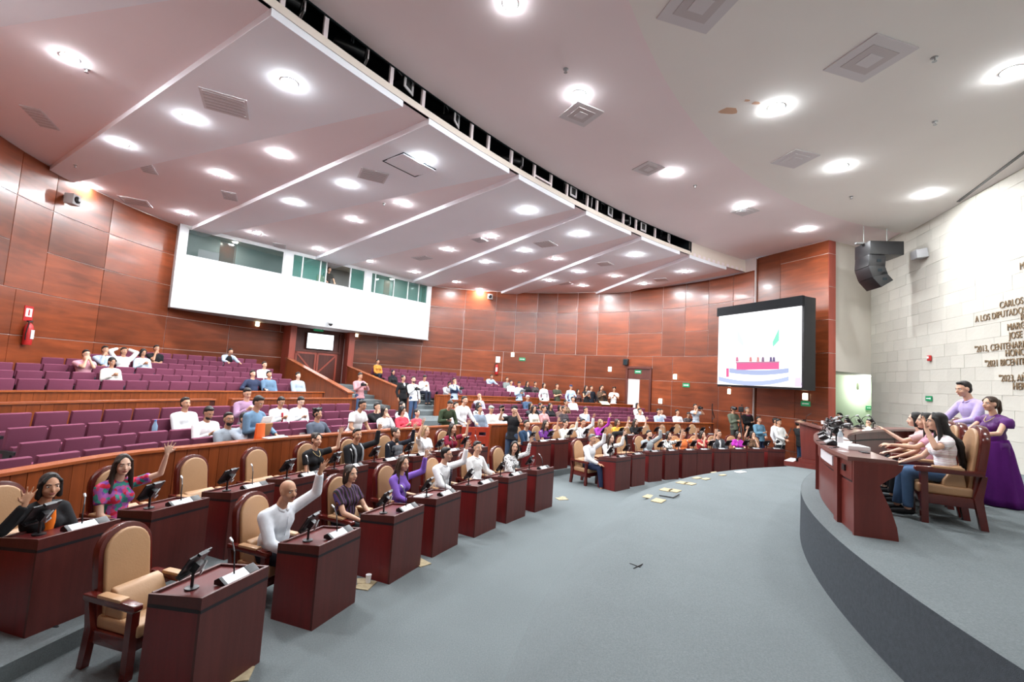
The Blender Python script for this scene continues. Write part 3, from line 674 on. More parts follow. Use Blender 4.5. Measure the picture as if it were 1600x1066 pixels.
# ================================================================== WALL FITTINGS
def on_back(x, y, r=RW - .03): return oncyl(x, y, r, W)
def sconce(x, y, label, p=None, q=None):
    p = on_back(x, y) if p is None else p; t = thing('wall_sconce', label, 'wall lamp', p, face_to(p, W if q is None else q), 'small glowing wall lights')
    MB().box((0, .03, 0), (.16, .06, .22)).build('shade', M['sconce'], t, bevel=.01); MB().box((0, -.005, -.0), (.2, .02, .27)).build('back_plate', M['ventw'], t)
for k, (x, y, l) in enumerate([(402, 506, 'small glowing wall light under the left end of the booth'), (557, 523, 'small glowing wall light right of the double door'), (801, 554.5, 'small glowing wall light above the green exit sign by the extinguisher'),
                 (953, 577, 'small glowing wall light left of the side doorway'), (1055, 589, 'small glowing wall light right of the side doorway'), (1032, 627, 'small pale wall light low beside the side doorway')]): sconce(x, y, l)
p = onplane(1142, 612, P1, cn); sconce(0, 0, 'small glowing wall light under the big screen', (p[0] - cn[0] * .05, p[1] - cn[1] * .05, p[2]), p[:2] - cn)
p = onplane(1260, 620, P1, cn); sconce(0, 0, 'bright wall light under the right corner of the big screen', (p[0] - cn[0] * .05, p[1] - cn[1] * .05, p[2]), p[:2] - cn)
cw0 = np.array([10.6, 18.9]); cwn = np.array([.32, -.947])
p = onplane(1341, 604, cw0, cwn); sconce(0, 0, 'bright wall light in the pale green corridor', (p[0] + cwn[0] * .1, p[1] + cwn[1] * .1, p[2]), p[:2] + cwn)
lp = bpy.data.lights.new('corridor_lamp', 'POINT'); lp.energy = 85; lp.shadow_soft_size = .12; lo = bpy.data.objects.new('corridor_lamp', lp); COL.objects.link(lo); lo.location = (p[0] + cwn[0] * .35, p[1] + cwn[1] * .35, p[2])
def exit_sign(p, q, label, s=.36, arrow=1):
    t = thing('exit_sign', label, 'sign', p, face_to(p, q), 'green exit signs'); MB().box((0, 0, 0), (s, .015, s * .52)).build('sign_plate', M['exit'], t)
    g = MB(); h = s * .12; g.extrude([(-.38 * s * arrow, 0), (-.24 * s * arrow, h), (-.24 * s * arrow, h * .4), (.36 * s * arrow, h * .4), (.36 * s * arrow, -h * .4), (-.24 * s * arrow, -h * .4), (-.24 * s * arrow, -h)][::-arrow], (0, .009, 0), (1, 0, 0), (0, 0, 1), (0, 1, 0), .004); g.build('arrow', M['paper'], t)
for x, y, l, ar in [(498, 514, 'green exit sign above the double door', 1), (816, 561.5, 'green exit sign beside the back wall extinguisher', 1), (997, 581, 'green exit sign over the side doorway', 1), (1072, 602, 'green exit sign on the panelled wall right of the side doorway', 1)]:
    p = on_back(x, y, RW - (.03 if x != 498 else .45)); exit_sign(p, W, l, .38 if x != 498 else .5)
p = onplane(1259, 631, P1, cn) ; exit_sign((p[0] - cn[0] * .014, p[1] - cn[1] * .014, p[2]), p[:2] - cn, 'green exit sign under the bright light below the big screen', .36, -1)
p = onplane(1356, 637.5, cw0, cwn); exit_sign((p[0] + cwn[0] * .03, p[1] + cwn[1] * .03, p[2]), p[:2] + cwn, 'green exit sign in the pale corridor', .34)
p = onplane(1453, 623, SCN, sn); exit_sign((p[0] + sn[0] * .03, p[1] + sn[1] * .03, p[2]), p[:2] + sn, 'green exit sign on the stone wall', .30)
def extinguisher(x, y, label, s=1):
    p = on_back(x, y, RW - .11); t = thing('fire_extinguisher', label, 'extinguisher', p, face_to(p, W), None, s)
    MB().lathe([(.02, -.26), (.075, -.255), (.08, -.23), (.08, .12), (.06, .19), (.03, .22), (.025, .24)], n=14).build('cylinder', M['red'], t, smooth='auto')
    MB().box((0, .0, .265), (.05, .09, .04)).build('valve', M['black'], t); MB().tube([(0, .05, .27), (.1, .06, .25), (.12, .04, .0), (.1, .03, -.15)], .012, 6).build('hose', M['black'], t); MB().box((0, .081, -.02), (.09, .006, .2)).build('label_plate', M['ventw'], t)
extinguisher(44, 521, 'red fire extinguisher on the left wall below a small sign', 1.25); extinguisher(776, 577, 'red fire extinguisher on the back wall above the right seats', 1.25)
def wall_sign(x, y, wd, h, c, label, icon=None):
    p = on_back(x, y, RW - .02); t = thing('wall_sign', label, 'sign', p, face_to(p, W)); MB().box((0, 0, 0), (wd, .012, h)).build('sign_plate', M[c], t)
    if icon: MB().box((0, .008, h * .06), (wd * .7, .006, h * .55)).build('pictogram_field', M['paper'], t); MB().box((0, .013, h * .06), (wd * .16, .004, h * .4)).build('pictogram', M['red'], t)
wall_sign(44.5, 490, .30, .42, 'red', 'small red and white fire sign above the left extinguisher', 1); wall_sign(778, 562, .26, .36, 'paper', 'white paper notice above the back wall extinguisher')
p = onplane(1455, 560, SCN, sn); t = thing('fire_alarm', 'small red alarm strobe on the stone wall', 'alarm', (p[0] + sn[0] * .05, p[1] + sn[1] * .05, p[2]), face_to(p, p[:2] + sn))
MB().box((0, 0, 0), (.13, .06, .17)).build('housing', M['red'], t, bevel=.01); MB().box((0, .035, .02), (.07, .02, .06)).build('lens', M['paper'], t)
p = onplane(1447, 397, SCN, sn); t = thing('wall_speaker', 'small grey loudspeaker high on the stone wall', 'loudspeaker', (p[0] + sn[0] * .2, p[1] + sn[1] * .2, p[2]), face_to(p, p[:2] + sn))
MB().extrude([(-.2, -.12), (.12, -.16), (.14, .1), (-.15, .16)], (0, 0, 0), (0, 1, 0), (0, 0, 1), (1, 0, 0), .34).build('housing', mat('grey_housing', (.36, .36, .37), .5), t, bevel=.02); MB().box((0, -.17, .0), (.06, .12, .06)).build('bracket', M['silver'], t)
for x, y, l in [(113, 312, 'white wall camera on the left wall under the ceiling edge'), (766, 464, 'small white wall camera high on the back wall')]:
    p = on_back(x, y, RW - .22); t = thing('wall_camera', l, 'camera', p, face_to(p, W)); MB().box((0, 0, 0), (.3, .26, .32)).build('housing', M['white'], t, bevel=.03); MB().lathe([(.11, .0), (.1, .05), (.05, .08)], n=14).build('lens', M['black'], t).rotation_euler = (-PI / 2, 0, 0)
    t.children[1].location = (0, .12, 0); MB().box((0, -.16, .08), (.08, .12, .08)).build('bracket', M['white'], t)
p = on_back(978, 566, RW - .12); t = thing('wall_box', 'dark box loudspeaker at the top left of the side doorway', 'loudspeaker', p, face_to(p, W)); MB().box((0, 0, 0), (.26, .2, .34)).build('housing', M['black'], t, bevel=.02); MB().box((0, .105, 0), (.2, .01, .28)).build('grille', M['dark'], t)
_s, _z = wallpt(1546, 372); spot('wall_wash', (*(SCN + su * (_s + .1) + sn * 1.1), 8.1), (*(SCN + su * _s), _z), 480, 52, 1, (1, .99, .95), .1)
# ---- ceiling vents and hatches
def vent(x, y, z, label, wd=.6, ln=.6, rz=.77, n=6, m='vent', rim='ventw'):
    p = onz(x, y, z); t = thing('ceiling_vent', label, 'vent', (p[0], p[1], z), rz, 'ceiling air vents'); MB().box((0, 0, -.012), (wd, ln, .02)).build('frame', M[rim], t)
    if n == 4:
        MB().box((0, 0, -.022), (wd * .62, ln * .62, .018)).build('inner_plate', M[m], t); MB().box((0, 0, -.032), (wd * .3, ln * .3, .016)).build('core_plate', M[rim], t); return t
    for k in range(n): MB().box((0, -ln / 2 + ln * (k + .7) / (n + .4), -.026), (wd * .88, ln / n * .45, .012)).build('slat', M[m], t)
for k, (x, y, wd, ln, z, l) in enumerate([(63, 184, .35, 1.0, ZC, 'long grey vent at the far left of the pink ceiling fan'), (352, 162, .8, .8, ZC - .13, 'square grey vent on the wide lilac ceiling panel'), (229, 260, .35, 1.0, ZC, 'long vent at the wall end of the lilac panel'),
      (212, 315, .8, .8, ZC, 'faint square vent near the left wall'), (359, 306, .4, .8, ZC, 'small grey vent left of the booth'), (583, 274, .7, .7, ZC - .13, 'square vent on the middle lilac panel beside the open hatch'), (660, 403, .5, .9, ZC, 'vent above the right booth window'),
      (437, 384, .5, .9, ZC, 'dusty vent above the middle of the booth'), (715, 365, .6, .6, ZC, 'small vent in the middle of the ceiling'), (852, 381, .7, .7, ZC - .13, 'square vent on the fourth lilac panel'), (945, 412, .6, .6, ZC - .13, 'square vent near the right end of the fan ceiling'), (1033, 437, .6, .6, ZC - .13, 'faint vent on the last lilac panel'),
      (750, 375, .5, .5, ZC, 'tiny faint vent in the middle of the pink fan'), (882, 443, .5, .8, ZC, 'dark vent near the back wall')]): vent(x, y, z, l, wd, ln, .77 + (.2 if x > 600 else -.3))
for x, y, l, s, mm in [(908, 178, 'pale hatch with a grey diffuser beside the first pink ceiling downlight', .7, 'vent'), (1013, 263, 'small round edged diffuser left of the second pink ceiling downlight', .6, 'vent'), (1164, 330, 'small white grille under a downlight near the curved ceiling edge', .6, 'ventw')]: vent(x, y, ZP, l, s, s, .5, 4, mm)
for x, y, l, s, mm in [(1358, 92, 'framed square diffuser in the middle of the stage ceiling', .9, 'vent'), (1242, 248, 'bright white square diffuser near the stage ceiling edge', .72, 'ventw'), (1095, 5, 'grey diffuser cut by the top of the picture', .9, 'vent')]: vent(x, y, ZS, l, s, s, .27, 4, mm)
p = onz(640, 258, ZC - .13); t = thing('ceiling_hatch', 'square ceiling hatch hanging slightly open beside a downlight', 'hatch', (p[0], p[1], ZC - .135), .9); MB().box((0, 0, -.012), (1.0, .8, .012)).build('hatch_panel', M['lilac'], t).rotation_euler = (.05, 0, 0); g = MB()
for a, b in (((-.5, -.4), (.5, -.4)), ((-.5, -.4), (-.5, .4)), ((-.5, .4), (.5, .4)), ((.5, -.4), (.5, .4))): g.box(((a[0] + b[0]) / 2, (a[1] + b[1]) / 2, -.003), (abs(a[0] - b[0]) + .03, abs(a[1] - b[1]) + .03, .006))
g.build('hatch_rim', M['dark'], t)
for k, (x, y, z) in enumerate([(136, 108, ZC), (884, 108, ZP), (1086, 290, ZP), (1330, 307, ZS), (1461, 190, ZS), (1460, 90, ZS), (600, 318, ZC), (118, 258, ZC - .13)]):
    p = onz(x, y, z); t = thing('sprinkler_head', '%s small sprinkler head from a count across the ceilings' % ordn(k), 'sprinkler', (p[0], p[1], z), 0, 'ceiling sprinkler heads'); MB().lathe([(.05, 0), (.05, -.01), (.015, -.015), (.012, -.06), (.035, -.065), (.035, -.07)], n=10).build('body', M['silver'], t)
for k, (x, y, s) in enumerate([(1139, 173, .17), (1181, 161, .07), (1167, 157, .05)]):
    p = onz(x, y, ZS); tag(MB().prism([(s * (1 + .25 * math.sin(3 * a + k)) * math.cos(a), s * (.8 + .2 * math.cos(2 * a)) * math.sin(a)) for a in [i * PI / 7 for i in range(14)]], -.003, .0).build('paint_patch', mat('peach_patch', (.62, .40, .28), .9)), '%s peach patch of bare plaster from the left on the stage ceiling' % ordn(k), 'patch', 'patches of bare plaster').location = (p[0], p[1], ZS)
# ---- spotlights in the ceiling slot
def stage_spot(x, y, label, turn, sq=True):
    p0 = onz(x, np.interp(x, [437, 530, 640, 740, 880, 1010, 1090], [0, 62, 150, 220, 295, 362, 397]), ZC); a = slang(p0); q = slp(a, RS + .26); z = 8.19 + .30 * (8.17 - HCAM) / np.hypot(*q)
    t = thing('stage_spotlight', label, 'spotlight', (q[0], q[1], z), face_to(q, OS) + turn, 'spotlights in the ceiling slot')
    MB().tube([(0, -.42, 0), (0, -.35, 0), (0, .12, -.04)], [.06, .10, .105], 12).build('barrel', M['black'], t, smooth='auto')
    fr = MB(); [fr.box((x_, .17, z_ - .04), (w_, .02, h_)) for x_, z_, w_, h_ in ((-.14, 0, .06, .34), (.14, 0, .06, .34), (0, .14, .22, .06), (0, -.14, .22, .06))]
    fr.build('filter_frame', M['ventw'], t); MB().tube([(0, .13, -.04), (0, .15, -.04)], .11, 12).build('lens', mat('lens_glass', (.05, .05, .05), .1), t)
    MB().tube([(-.13, -.1, 0), (-.13, -.1, .25), (.13, -.1, .25), (.13, -.1, 0)], .012, 6).build('yoke', M['silver'], t); MB().tube([(0, -.1, .25), (0, -.1, .49)], .018, 6).build('clamp', M['black'], t)
for k, (x, tn) in enumerate([(482, 1.0), (585, .9), (650, .1), (723, .3), (832, .8), (918, 0), (945, .7), (974, .2), (1001, .9), (1023, .1), (1060, .5)]): stage_spot(x, 0, '%s stage spotlight from the left in the dark ceiling slot' % ordn(k), tn)
pp = MB().tube([(*slp(aL + (aE - aL) * i / 40, RS + .85), 9.1) for i in range(4, 41)], .03, 8).build('lighting_pipe', M['silver']); tag(pp, 'long curved metal pipe inside the dark ceiling slot', 'pipe')
# ================================================================== AUDITORIUM SEATS
SEATM = {}
def seat_meshes():
    b = MB(); b.box((0, 0, 0), (.455, .085, .60)); R = Matrix.Rotation(math.radians(-9), 3, 'X'); R = np.array(R)
    SEATM['backrest'] = MB().box((0, -.035, .66), (.47, .085, .60), R=R).mesh('backrest', M['seat'], bevel=.028, seg=2)
    SEATM['back_shell'] = MB().box((0, -.085, .62), (.44, .022, .56), R=R).mesh('back_shell', M['black'])
    SEATM['seat_up'] = MB().box((0, .09, .50), (.43, .10, .36), R=np.array(Matrix.Rotation(math.radians(-8), 3, 'X'))).mesh('seat', M['seat'], bevel=.028, seg=2)
    SEATM['seat_down'] = MB().box((0, .24, .405), (.43, .44, .10)).mesh('seat', M['seat'], bevel=.028, seg=2)
    SEATM['armrest'] = MB().box((0, .14, .60), (.045, .34, .05)).box((0, .12, .30), (.03, .16, .58)).box((0, .12, .015), (.06, .30, .03)).mesh('armrest', M['black'])
seat_meshes(); NSEAT = [0]; OCC = []; SEATP = .52
def seat(R, a, z, label, group, down=False):
    p = pol(R, a); rz = face_to(p, O); t = thing('auditorium_seat', label, 'seat', (p[0], p[1], z), rz, group)
    for n in ('backrest', 'back_shell'): put(n, SEATM[n], t)
    put('seat', SEATM['seat_down' if down else 'seat_up'], t)
    for s in (-1, 1): put('armrest', SEATM['armrest'], t, (s * .245, 0, 0))
    NSEAT[0] += 1; return t
def seatrow(R, z, a0, a1, label, group):
    st = math.degrees(SEATP / R); n = int((a1 - a0) / st); i = 0
    for k in range(n + 1):
        a = a1 - st * k; p = pol(R, a)
        if np.hypot(*(p - W)) > RW - .55: continue
        X_ = proj((*p, z + .8))[0]
        if X_ < -14 or X_ > 1112: continue
        occ = any(abs(r - R) < .2 and abs(b - a) < st * .5 for r, b in OCC)
        seat(R, a, z, '%s purple %s' % (ordn(k), 'occupied seat ' if occ else 'folded seat ') + label, group, occ)
# ================================================================== DELEGATE CHAIRS AND DESKS
def arch(hw, zc, z0, n=12, top=1.0): return [(-hw, z0)] + [(-hw * math.cos(PI * i / n), zc + hw * top * math.sin(PI * i / n)) for i in range(n + 1)] + [(hw, z0)]
CM = {}
def chair_meshes():
    ay, an = (0, -.14, .99), (0, .99, .14)
    CM['back_frame'] = MB().extrude(arch(.255, .60, -.12), (0, -.25, .40), (1, 0, 0), ay, an, .09).mesh('back_frame', M['chairwood'], bevel=.018)
    u = MB().extrude(arch(.212, .60, .0), (0, -.195, .40), (1, 0, 0), ay, an, .05).mesh('backrest', M['leather'], bevel=.022, seg=3); CM['backrest'] = u
    CM['back_studs'] = None
    CM['lumbar_cushion'] = MB().extrude([(-.17, .46), (.06, .46), (.05, .54), (-.05, .71), (-.13, .735)], (0, 0, 0), (0, 1, 0), (0, 0, 1), (1, 0, 0), .45).mesh('lumbar_cushion', M['leather'], bevel=.025, seg=3)
    CM['seat'] = MB().box((0, .04, .415), (.50, .54, .12)).mesh('seat', M['leather'], bevel=.035, seg=3)
    CM['apron'] = MB().box((0, .0, .30), (.56, .56, .12)).mesh('apron', M['chairwood'], bevel=.01)
    CM['leg_front'] = MB().prism([(-.035, -.035), (.035, -.035), (.035, .035), (-.035, .035)], 0, .64).mesh('leg', M['chairwood'])
    CM['leg_rear'] = MB().extrude([(-.085, 0), (-.015, 0), (.04, .36), (-.035, .64), (-.085, .64), (-.04, .36)], (0, 0, 0), (0, 1, 0), (0, 0, 1), (1, 0, 0), .065).mesh('leg', M['chairwood'])
    CM['arm'] = MB().extrude([(-.30, .635), (.34, .625), (.355, .65), (.345, .69), (.20, .70), (-.30, .695)], (0, 0, 0), (0, 1, 0), (0, 0, 1), (1, 0, 0), .085).mesh('armrest', M['chairwood'], bevel=.014)
    CM['arm_pad'] = MB().box((0, .03, .70), (.088, .30, .035)).mesh('arm_pad', M['leather'], bevel=.014)
chair_meshes()
def make_chair(x, y, z, rz, label, group, s=1):
    t = thing('armchair', label, 'chair', (x, y, z), rz, group, s)
    for n in ('back_frame', 'backrest', 'lumbar_cushion', 'seat', 'apron'): put(n, CM[n], t)
    for sx in (-1, 1):
        put('leg', CM['leg_front'], t, (sx * .265, .25, 0)); put('leg', CM['leg_rear'], t, (sx * .265, -.25, 0))
        a = put('armrest', CM['arm'], t, (sx * .30, 0, 0)); put('arm_pad', CM['arm_pad'], a)
    return t
DM = {}
DW, DD, DH = .64, .52, .80
def desk_meshes():
    sd = [(-DD, 0), (0, 0), (0, DH), (-DD, DH - .055)]
    sdu = [(-DD, .665), (.0, .70), (0, DH), (-DD, DH - .055)]
    DM['front_panel'] = MB().box((0, -.012, .345), (DW, .024, .69)).mesh('front_panel', M['desk'])
    DM['fascia'] = MB().box((0, -.012, .755), (DW, .024, .09)).mesh('front_fascia', M['desk'])
    DM['stripe'] = MB().box((0, -.012, .70), (DW - .002, .026, .026)).mesh('stripe', M['stripe'])
    side = MB().extrude([(-DD, 0), (-.024, 0), (-.024, .688), (-DD, .645)], (0, 0, 0), (0, 1, 0), (0, 0, 1), (1, 0, 0), .024).mesh('side_panel', M['desk_side'] if 'desk_side' in M else M['desk'])
    DM['side_panel'] = side
    DM['side_stripe'] = MB().extrude([(-DD + .002, .643), (-.02, .686), (-.02, .714), (-DD + .002, .671)], (0, 0, 0), (0, 1, 0), (0, 0, 1), (1, 0, 0), .026).mesh('side_stripe', M['stripe'])
    DM['side_upper'] = MB().extrude([(-DD, .667), (-.024, .712), (-.024, DH), (-DD, DH - .06)], (0, 0, 0), (0, 1, 0), (0, 0, 1), (1, 0, 0), .024).mesh('side_rim', M['desk'])
    DM['worktop'] = MB().extrude([(-DD, .70), (-.024, .755), (-.024, .775), (-DD, .722)], (0, 0, 0), (0, 1, 0), (0, 0, 1), (1, 0, 0), DW - .05).mesh('worktop', M['desk_top'])
    DM['edge'] = MB().box((0, -DD + .012, .72), (DW - .05, .024, .05)).mesh('back_edge', M['desk'])
M['desk_side'] = mat('desk_wood_side', (.14, .012, .012), .35, .45, grain=(10, 10, .9, .25), noise=(60, .06), rand=.06)
desk_meshes()
def make_desk(x, y, z, rz, label, group):
    t = thing('delegate_desk', label, 'desk', (x, y, z), rz, group)
    for n in ('front_panel', 'fascia', 'stripe', 'worktop', 'edge'): put(DM[n].name.split('.')[0], DM[n], t)
    for s in (-1, 1):
        a = put('side_panel', DM['side_panel'], t, (s * (DW / 2 - .012), 0, 0)); put('side_rim', DM['side_upper'], t, (s * (DW / 2 - .012), 0, 0)); put('side_stripe', DM['side_stripe'], a)
    return t
TM = {}
def gear_meshes():
    R = np.array(Matrix.Rotation(math.radians(-32), 3, 'X'))
    f = lambda v: np.array(v) @ R.T
    TM['tablet'] = MB().box((0, 0, .20), (.25, .014, .18), R=R).mesh('tablet', M['black'], bevel=.004)
    TM['post'] = MB().tube([(0, 0, 0), (0, .0, .12)], .012, 8).lathe([(.05, 0), (.05, .012), (.012, .016)], n=14).mesh('post', M['black'])
    TM['clamp'] = MB().box((0, .03, .17), (.07, .05, .08), R=R).box((0, .065, .275), (.1, .03, .02), R=R).box((0, -.035, .118), (.22, .035, .02), R=R).mesh('clamp', M['black'])
    TM['cable'] = MB().tube([(-.05, .055, .20), (.0, .10, .22), (.05, .10, .17), (.03, .07, .12), (-.03, .06, .14)], .006, 6).mesh('cable', M['silver'])
    TM['base'] = MB().extrude([(-.055, 0), (.055, 0), (.055, .012), (-.015, .055), (-.055, .03)], (-.03, 0, 0), (0, 1, 0), (0, 0, 1), (1, 0, 0), .24).mesh('base', M['silver'], bevel=.004)
    TM['ends'] = MB().extrude([(-.057, 0), (.057, 0), (.057, .014), (-.014, .058), (-.057, .033)], (-.18, 0, 0), (0, 1, 0), (0, 0, 1), (1, 0, 0), .10).extrude([(-.057, 0), (.057, 0), (.057, .014), (-.014, .058), (-.057, .033)], (.10, 0, 0), (0, 1, 0), (0, 0, 1), (1, 0, 0), .03).mesh('control_panel', M['black'], bevel=.003)
    TM['neck'] = MB().tube([(-.02, .0, .04), (-.02, -.01, .12), (-.05, -.05, .20), (-.10, -.13, .25)], .006, 6).mesh('gooseneck', M['black'])
    TM['head'] = MB().tube([(-.10, -.13, .25), (-.105, -.14, .254), (-.125, -.185, .268), (-.13, -.195, .27)], [.007, .011, .011, .004], 8).mesh('microphone_head', M['silver'])
    TM['light'] = MB().box((.18, -.035, .05), (.06, .004, .012)).mesh('button', M['ventw'])
gear_meshes()
def tablet(parent_xf, label, group='desk tablets', dx=-.12, dy=-.30, s=1, turn=.25):
    x, y, z, rz = parent_xf; c, s_ = math.cos(rz), math.sin(rz); zz = z + .722 + (dy + DD) * .105 + .003
    t = thing('tablet_stand', label, 'tablet', (x + c * dx - s_ * dy, y + s_ * dx + c * dy, zz), rz + turn, group, s)
    put('tablet', TM['tablet'], t); put('post', TM['post'], t); k = put('clamp', TM['clamp'], t); put('cable', TM['cable'], k); return t
def mic(parent_xf, label, group='desk microphones', dx=-.04, dy=-.11, s=1, turn=0, h=0):
    x, y, z, rz = parent_xf; c, s_ = math.cos(rz), math.sin(rz); zz = z + .722 + (dy - .057 + DD) * .105 + .012 + h
    t = thing('desk_microphone', label, 'microphone', (x + c * dx - s_ * dy, y + s_ * dx + c * dy, zz), rz + turn, group, s)
    b = put('base', TM['base'], t); put('control_panel', TM['ends'], b); n = put('gooseneck', TM['neck'], t); put('microphone_head', TM['head'], n); return t
GOAL = np.array([14.0, -1.0])
def station(corner, z, who, row, occupied, width_turn=0, chair=True, gear=True, push=0, cshift=0, dscale=1):
    """corner = front corner of the desk nearest the camera (left when seen from the stage)"""
    f = GOAL - np.asarray(corner[:2]); f /= np.hypot(*f); th = math.atan2(f[1], f[0]) + math.radians(width_turn); f = np.array([math.cos(th), math.sin(th)])
    t = np.array([-f[1], f[0]]); c = np.asarray(corner[:2]) + t * DW / 2; rz = math.atan2(-f[0], f[1])
    dk = make_desk(c[0], c[1], z, rz, 'dark red desk in front of ' + who, 'delegate desks of the ' + row)
    xf = (c[0], c[1], z, rz)
    if dscale != 1: dk.scale = (dscale, 1, 1)
    if gear:
        tablet(xf, 'black tablet on the desk before ' + who, dx=.15); mic(xf, 'gooseneck microphone before ' + who)
    cp = c - f * (DD + .46 + push) - t * cshift
    if chair: make_chair(cp[0], cp[1], z, rz, ('tan arched armchair under ' if occupied else 'empty tan arched armchair, ') + who, 'armchairs of the ' + row, .87)
    return cp, rz, xf
# ================================================================== PEOPLE
class Prim:
    """closed rounded solids that a voxel remesh fuses into one continuous surface"""
    def __init__(s): s.v = []; s.f = []
    def add(s, V, F): k = len(s.v); s.v += [tuple(p) for p in V]; s.f += [tuple(i + k for i in f) for f in F]
    def ell(s, c, r, M=None, n=12, m=8):
        V = [(0, 0, 1)]; F = []
        for i in range(1, m):
            t = PI * i / m
            for k in range(n): V.append((math.sin(t) * math.cos(2 * PI * k / n), math.sin(t) * math.sin(2 * PI * k / n), math.cos(t)))
        V.append((0, 0, -1)); L = len(V) - 1
        for k in range(n): F += [(0, 1 + k, 1 + (k + 1) % n), (L, L - n + (k + 1) % n, L - n + k)]
        for i in range(m - 2):
            for k in range(n): F.append((1 + i * n + k, 1 + (i + 1) * n + k, 1 + (i + 1) * n + (k + 1) % n, 1 + i * n + (k + 1) % n))
        V = np.array(V) * np.asarray(r)
        if M is not None: V = V @ np.asarray(M).T
        s.add(V + np.asarray(c), F)
    def cap(s, p0, p1, r0, r1, side=None, fx=1., fy=1., flat0=False, flat1=False, n=10):
        """tapered capsule p0-p1; side = direction whose radius is scaled by fx (the other by fy)"""
        p0 = np.asarray(p0, float); p1 = np.asarray(p1, float); d = p1 - p0; L = np.linalg.norm(d)
        if L < 1e-6: return s.ell(p0, (r0, r0, r0))
        d /= L; a = np.asarray(side, float) if side is not None else (np.array([0, 0, 1.]) if abs(d[2]) < .9 else np.array([1., 0, 0]))
        a = a - d * (a @ d); a /= np.linalg.norm(a); b = np.cross(d, a); rings = []
        if flat0: rings += [(p0, r0 * .01), (p0, r0)]
        else: rings += [(p0 - d * r0 * math.cos(t), r0 * math.sin(t)) for t in (.12, .55, 1.05)] + [(p0, r0)]
        if flat1: rings += [(p1, r1), (p1, r1 * .01)]
        else: rings += [(p1, r1)] + [(p1 + d * r1 * math.sin(t), r1 * math.cos(t)) for t in (.5, 1.0, 1.45)]
        V = [p0 - d * (0 if flat0 else r0)]; F = []
        for c, r in rings:
            for k in range(n): V.append(c + r * (a * fx * math.cos(2 * PI * k / n) + b * fy * math.sin(2 * PI * k / n)))
        V.append(p1 + d * (0 if flat1 else r1)); e = len(V) - 1; m = len(rings)
        for k in range(n): F += [(0, 1 + (k + 1) % n, 1 + k), (e, e - n + k, e - n + (k + 1) % n)]
        for i in range(m - 1):
            for k in range(n): F.append((1 + i * n + k, 1 + i * n + (k + 1) % n, 1 + (i + 1) * n + (k + 1) % n, 1 + (i + 1) * n + k))
        s.add(V, F)
    def obj(s, name, vox, smooth=4, dec=None):
        me = bpy.data.meshes.new(name); me.from_pydata(s.v, [], s.f); o = bpy.data.objects.new(name, me); COL.objects.link(o)
        m = o.modifiers.new('r', 'REMESH'); m.mode = 'VOXEL'; m.voxel_size = vox; m.use_smooth_shade = True
        if smooth: q = o.modifiers.new('s', 'SMOOTH'); q.iterations = smooth; q.factor = .5
        if dec: q = o.modifiers.new('d', 'DECIMATE'); q.ratio = dec
        return o
def rotx(a): c, s = math.cos(a), math.sin(a); return np.array([[1, 0, 0], [0, c, -s], [0, s, c]])
def rotz(a): c, s = math.cos(a), math.sin(a); return np.array([[c, -s, 0], [s, c, 0], [0, 0, 1]])
def roty(a): c, s = math.cos(a), math.sin(a); return np.array([[c, 0, s], [0, 1, 0], [-s, 0, c]])
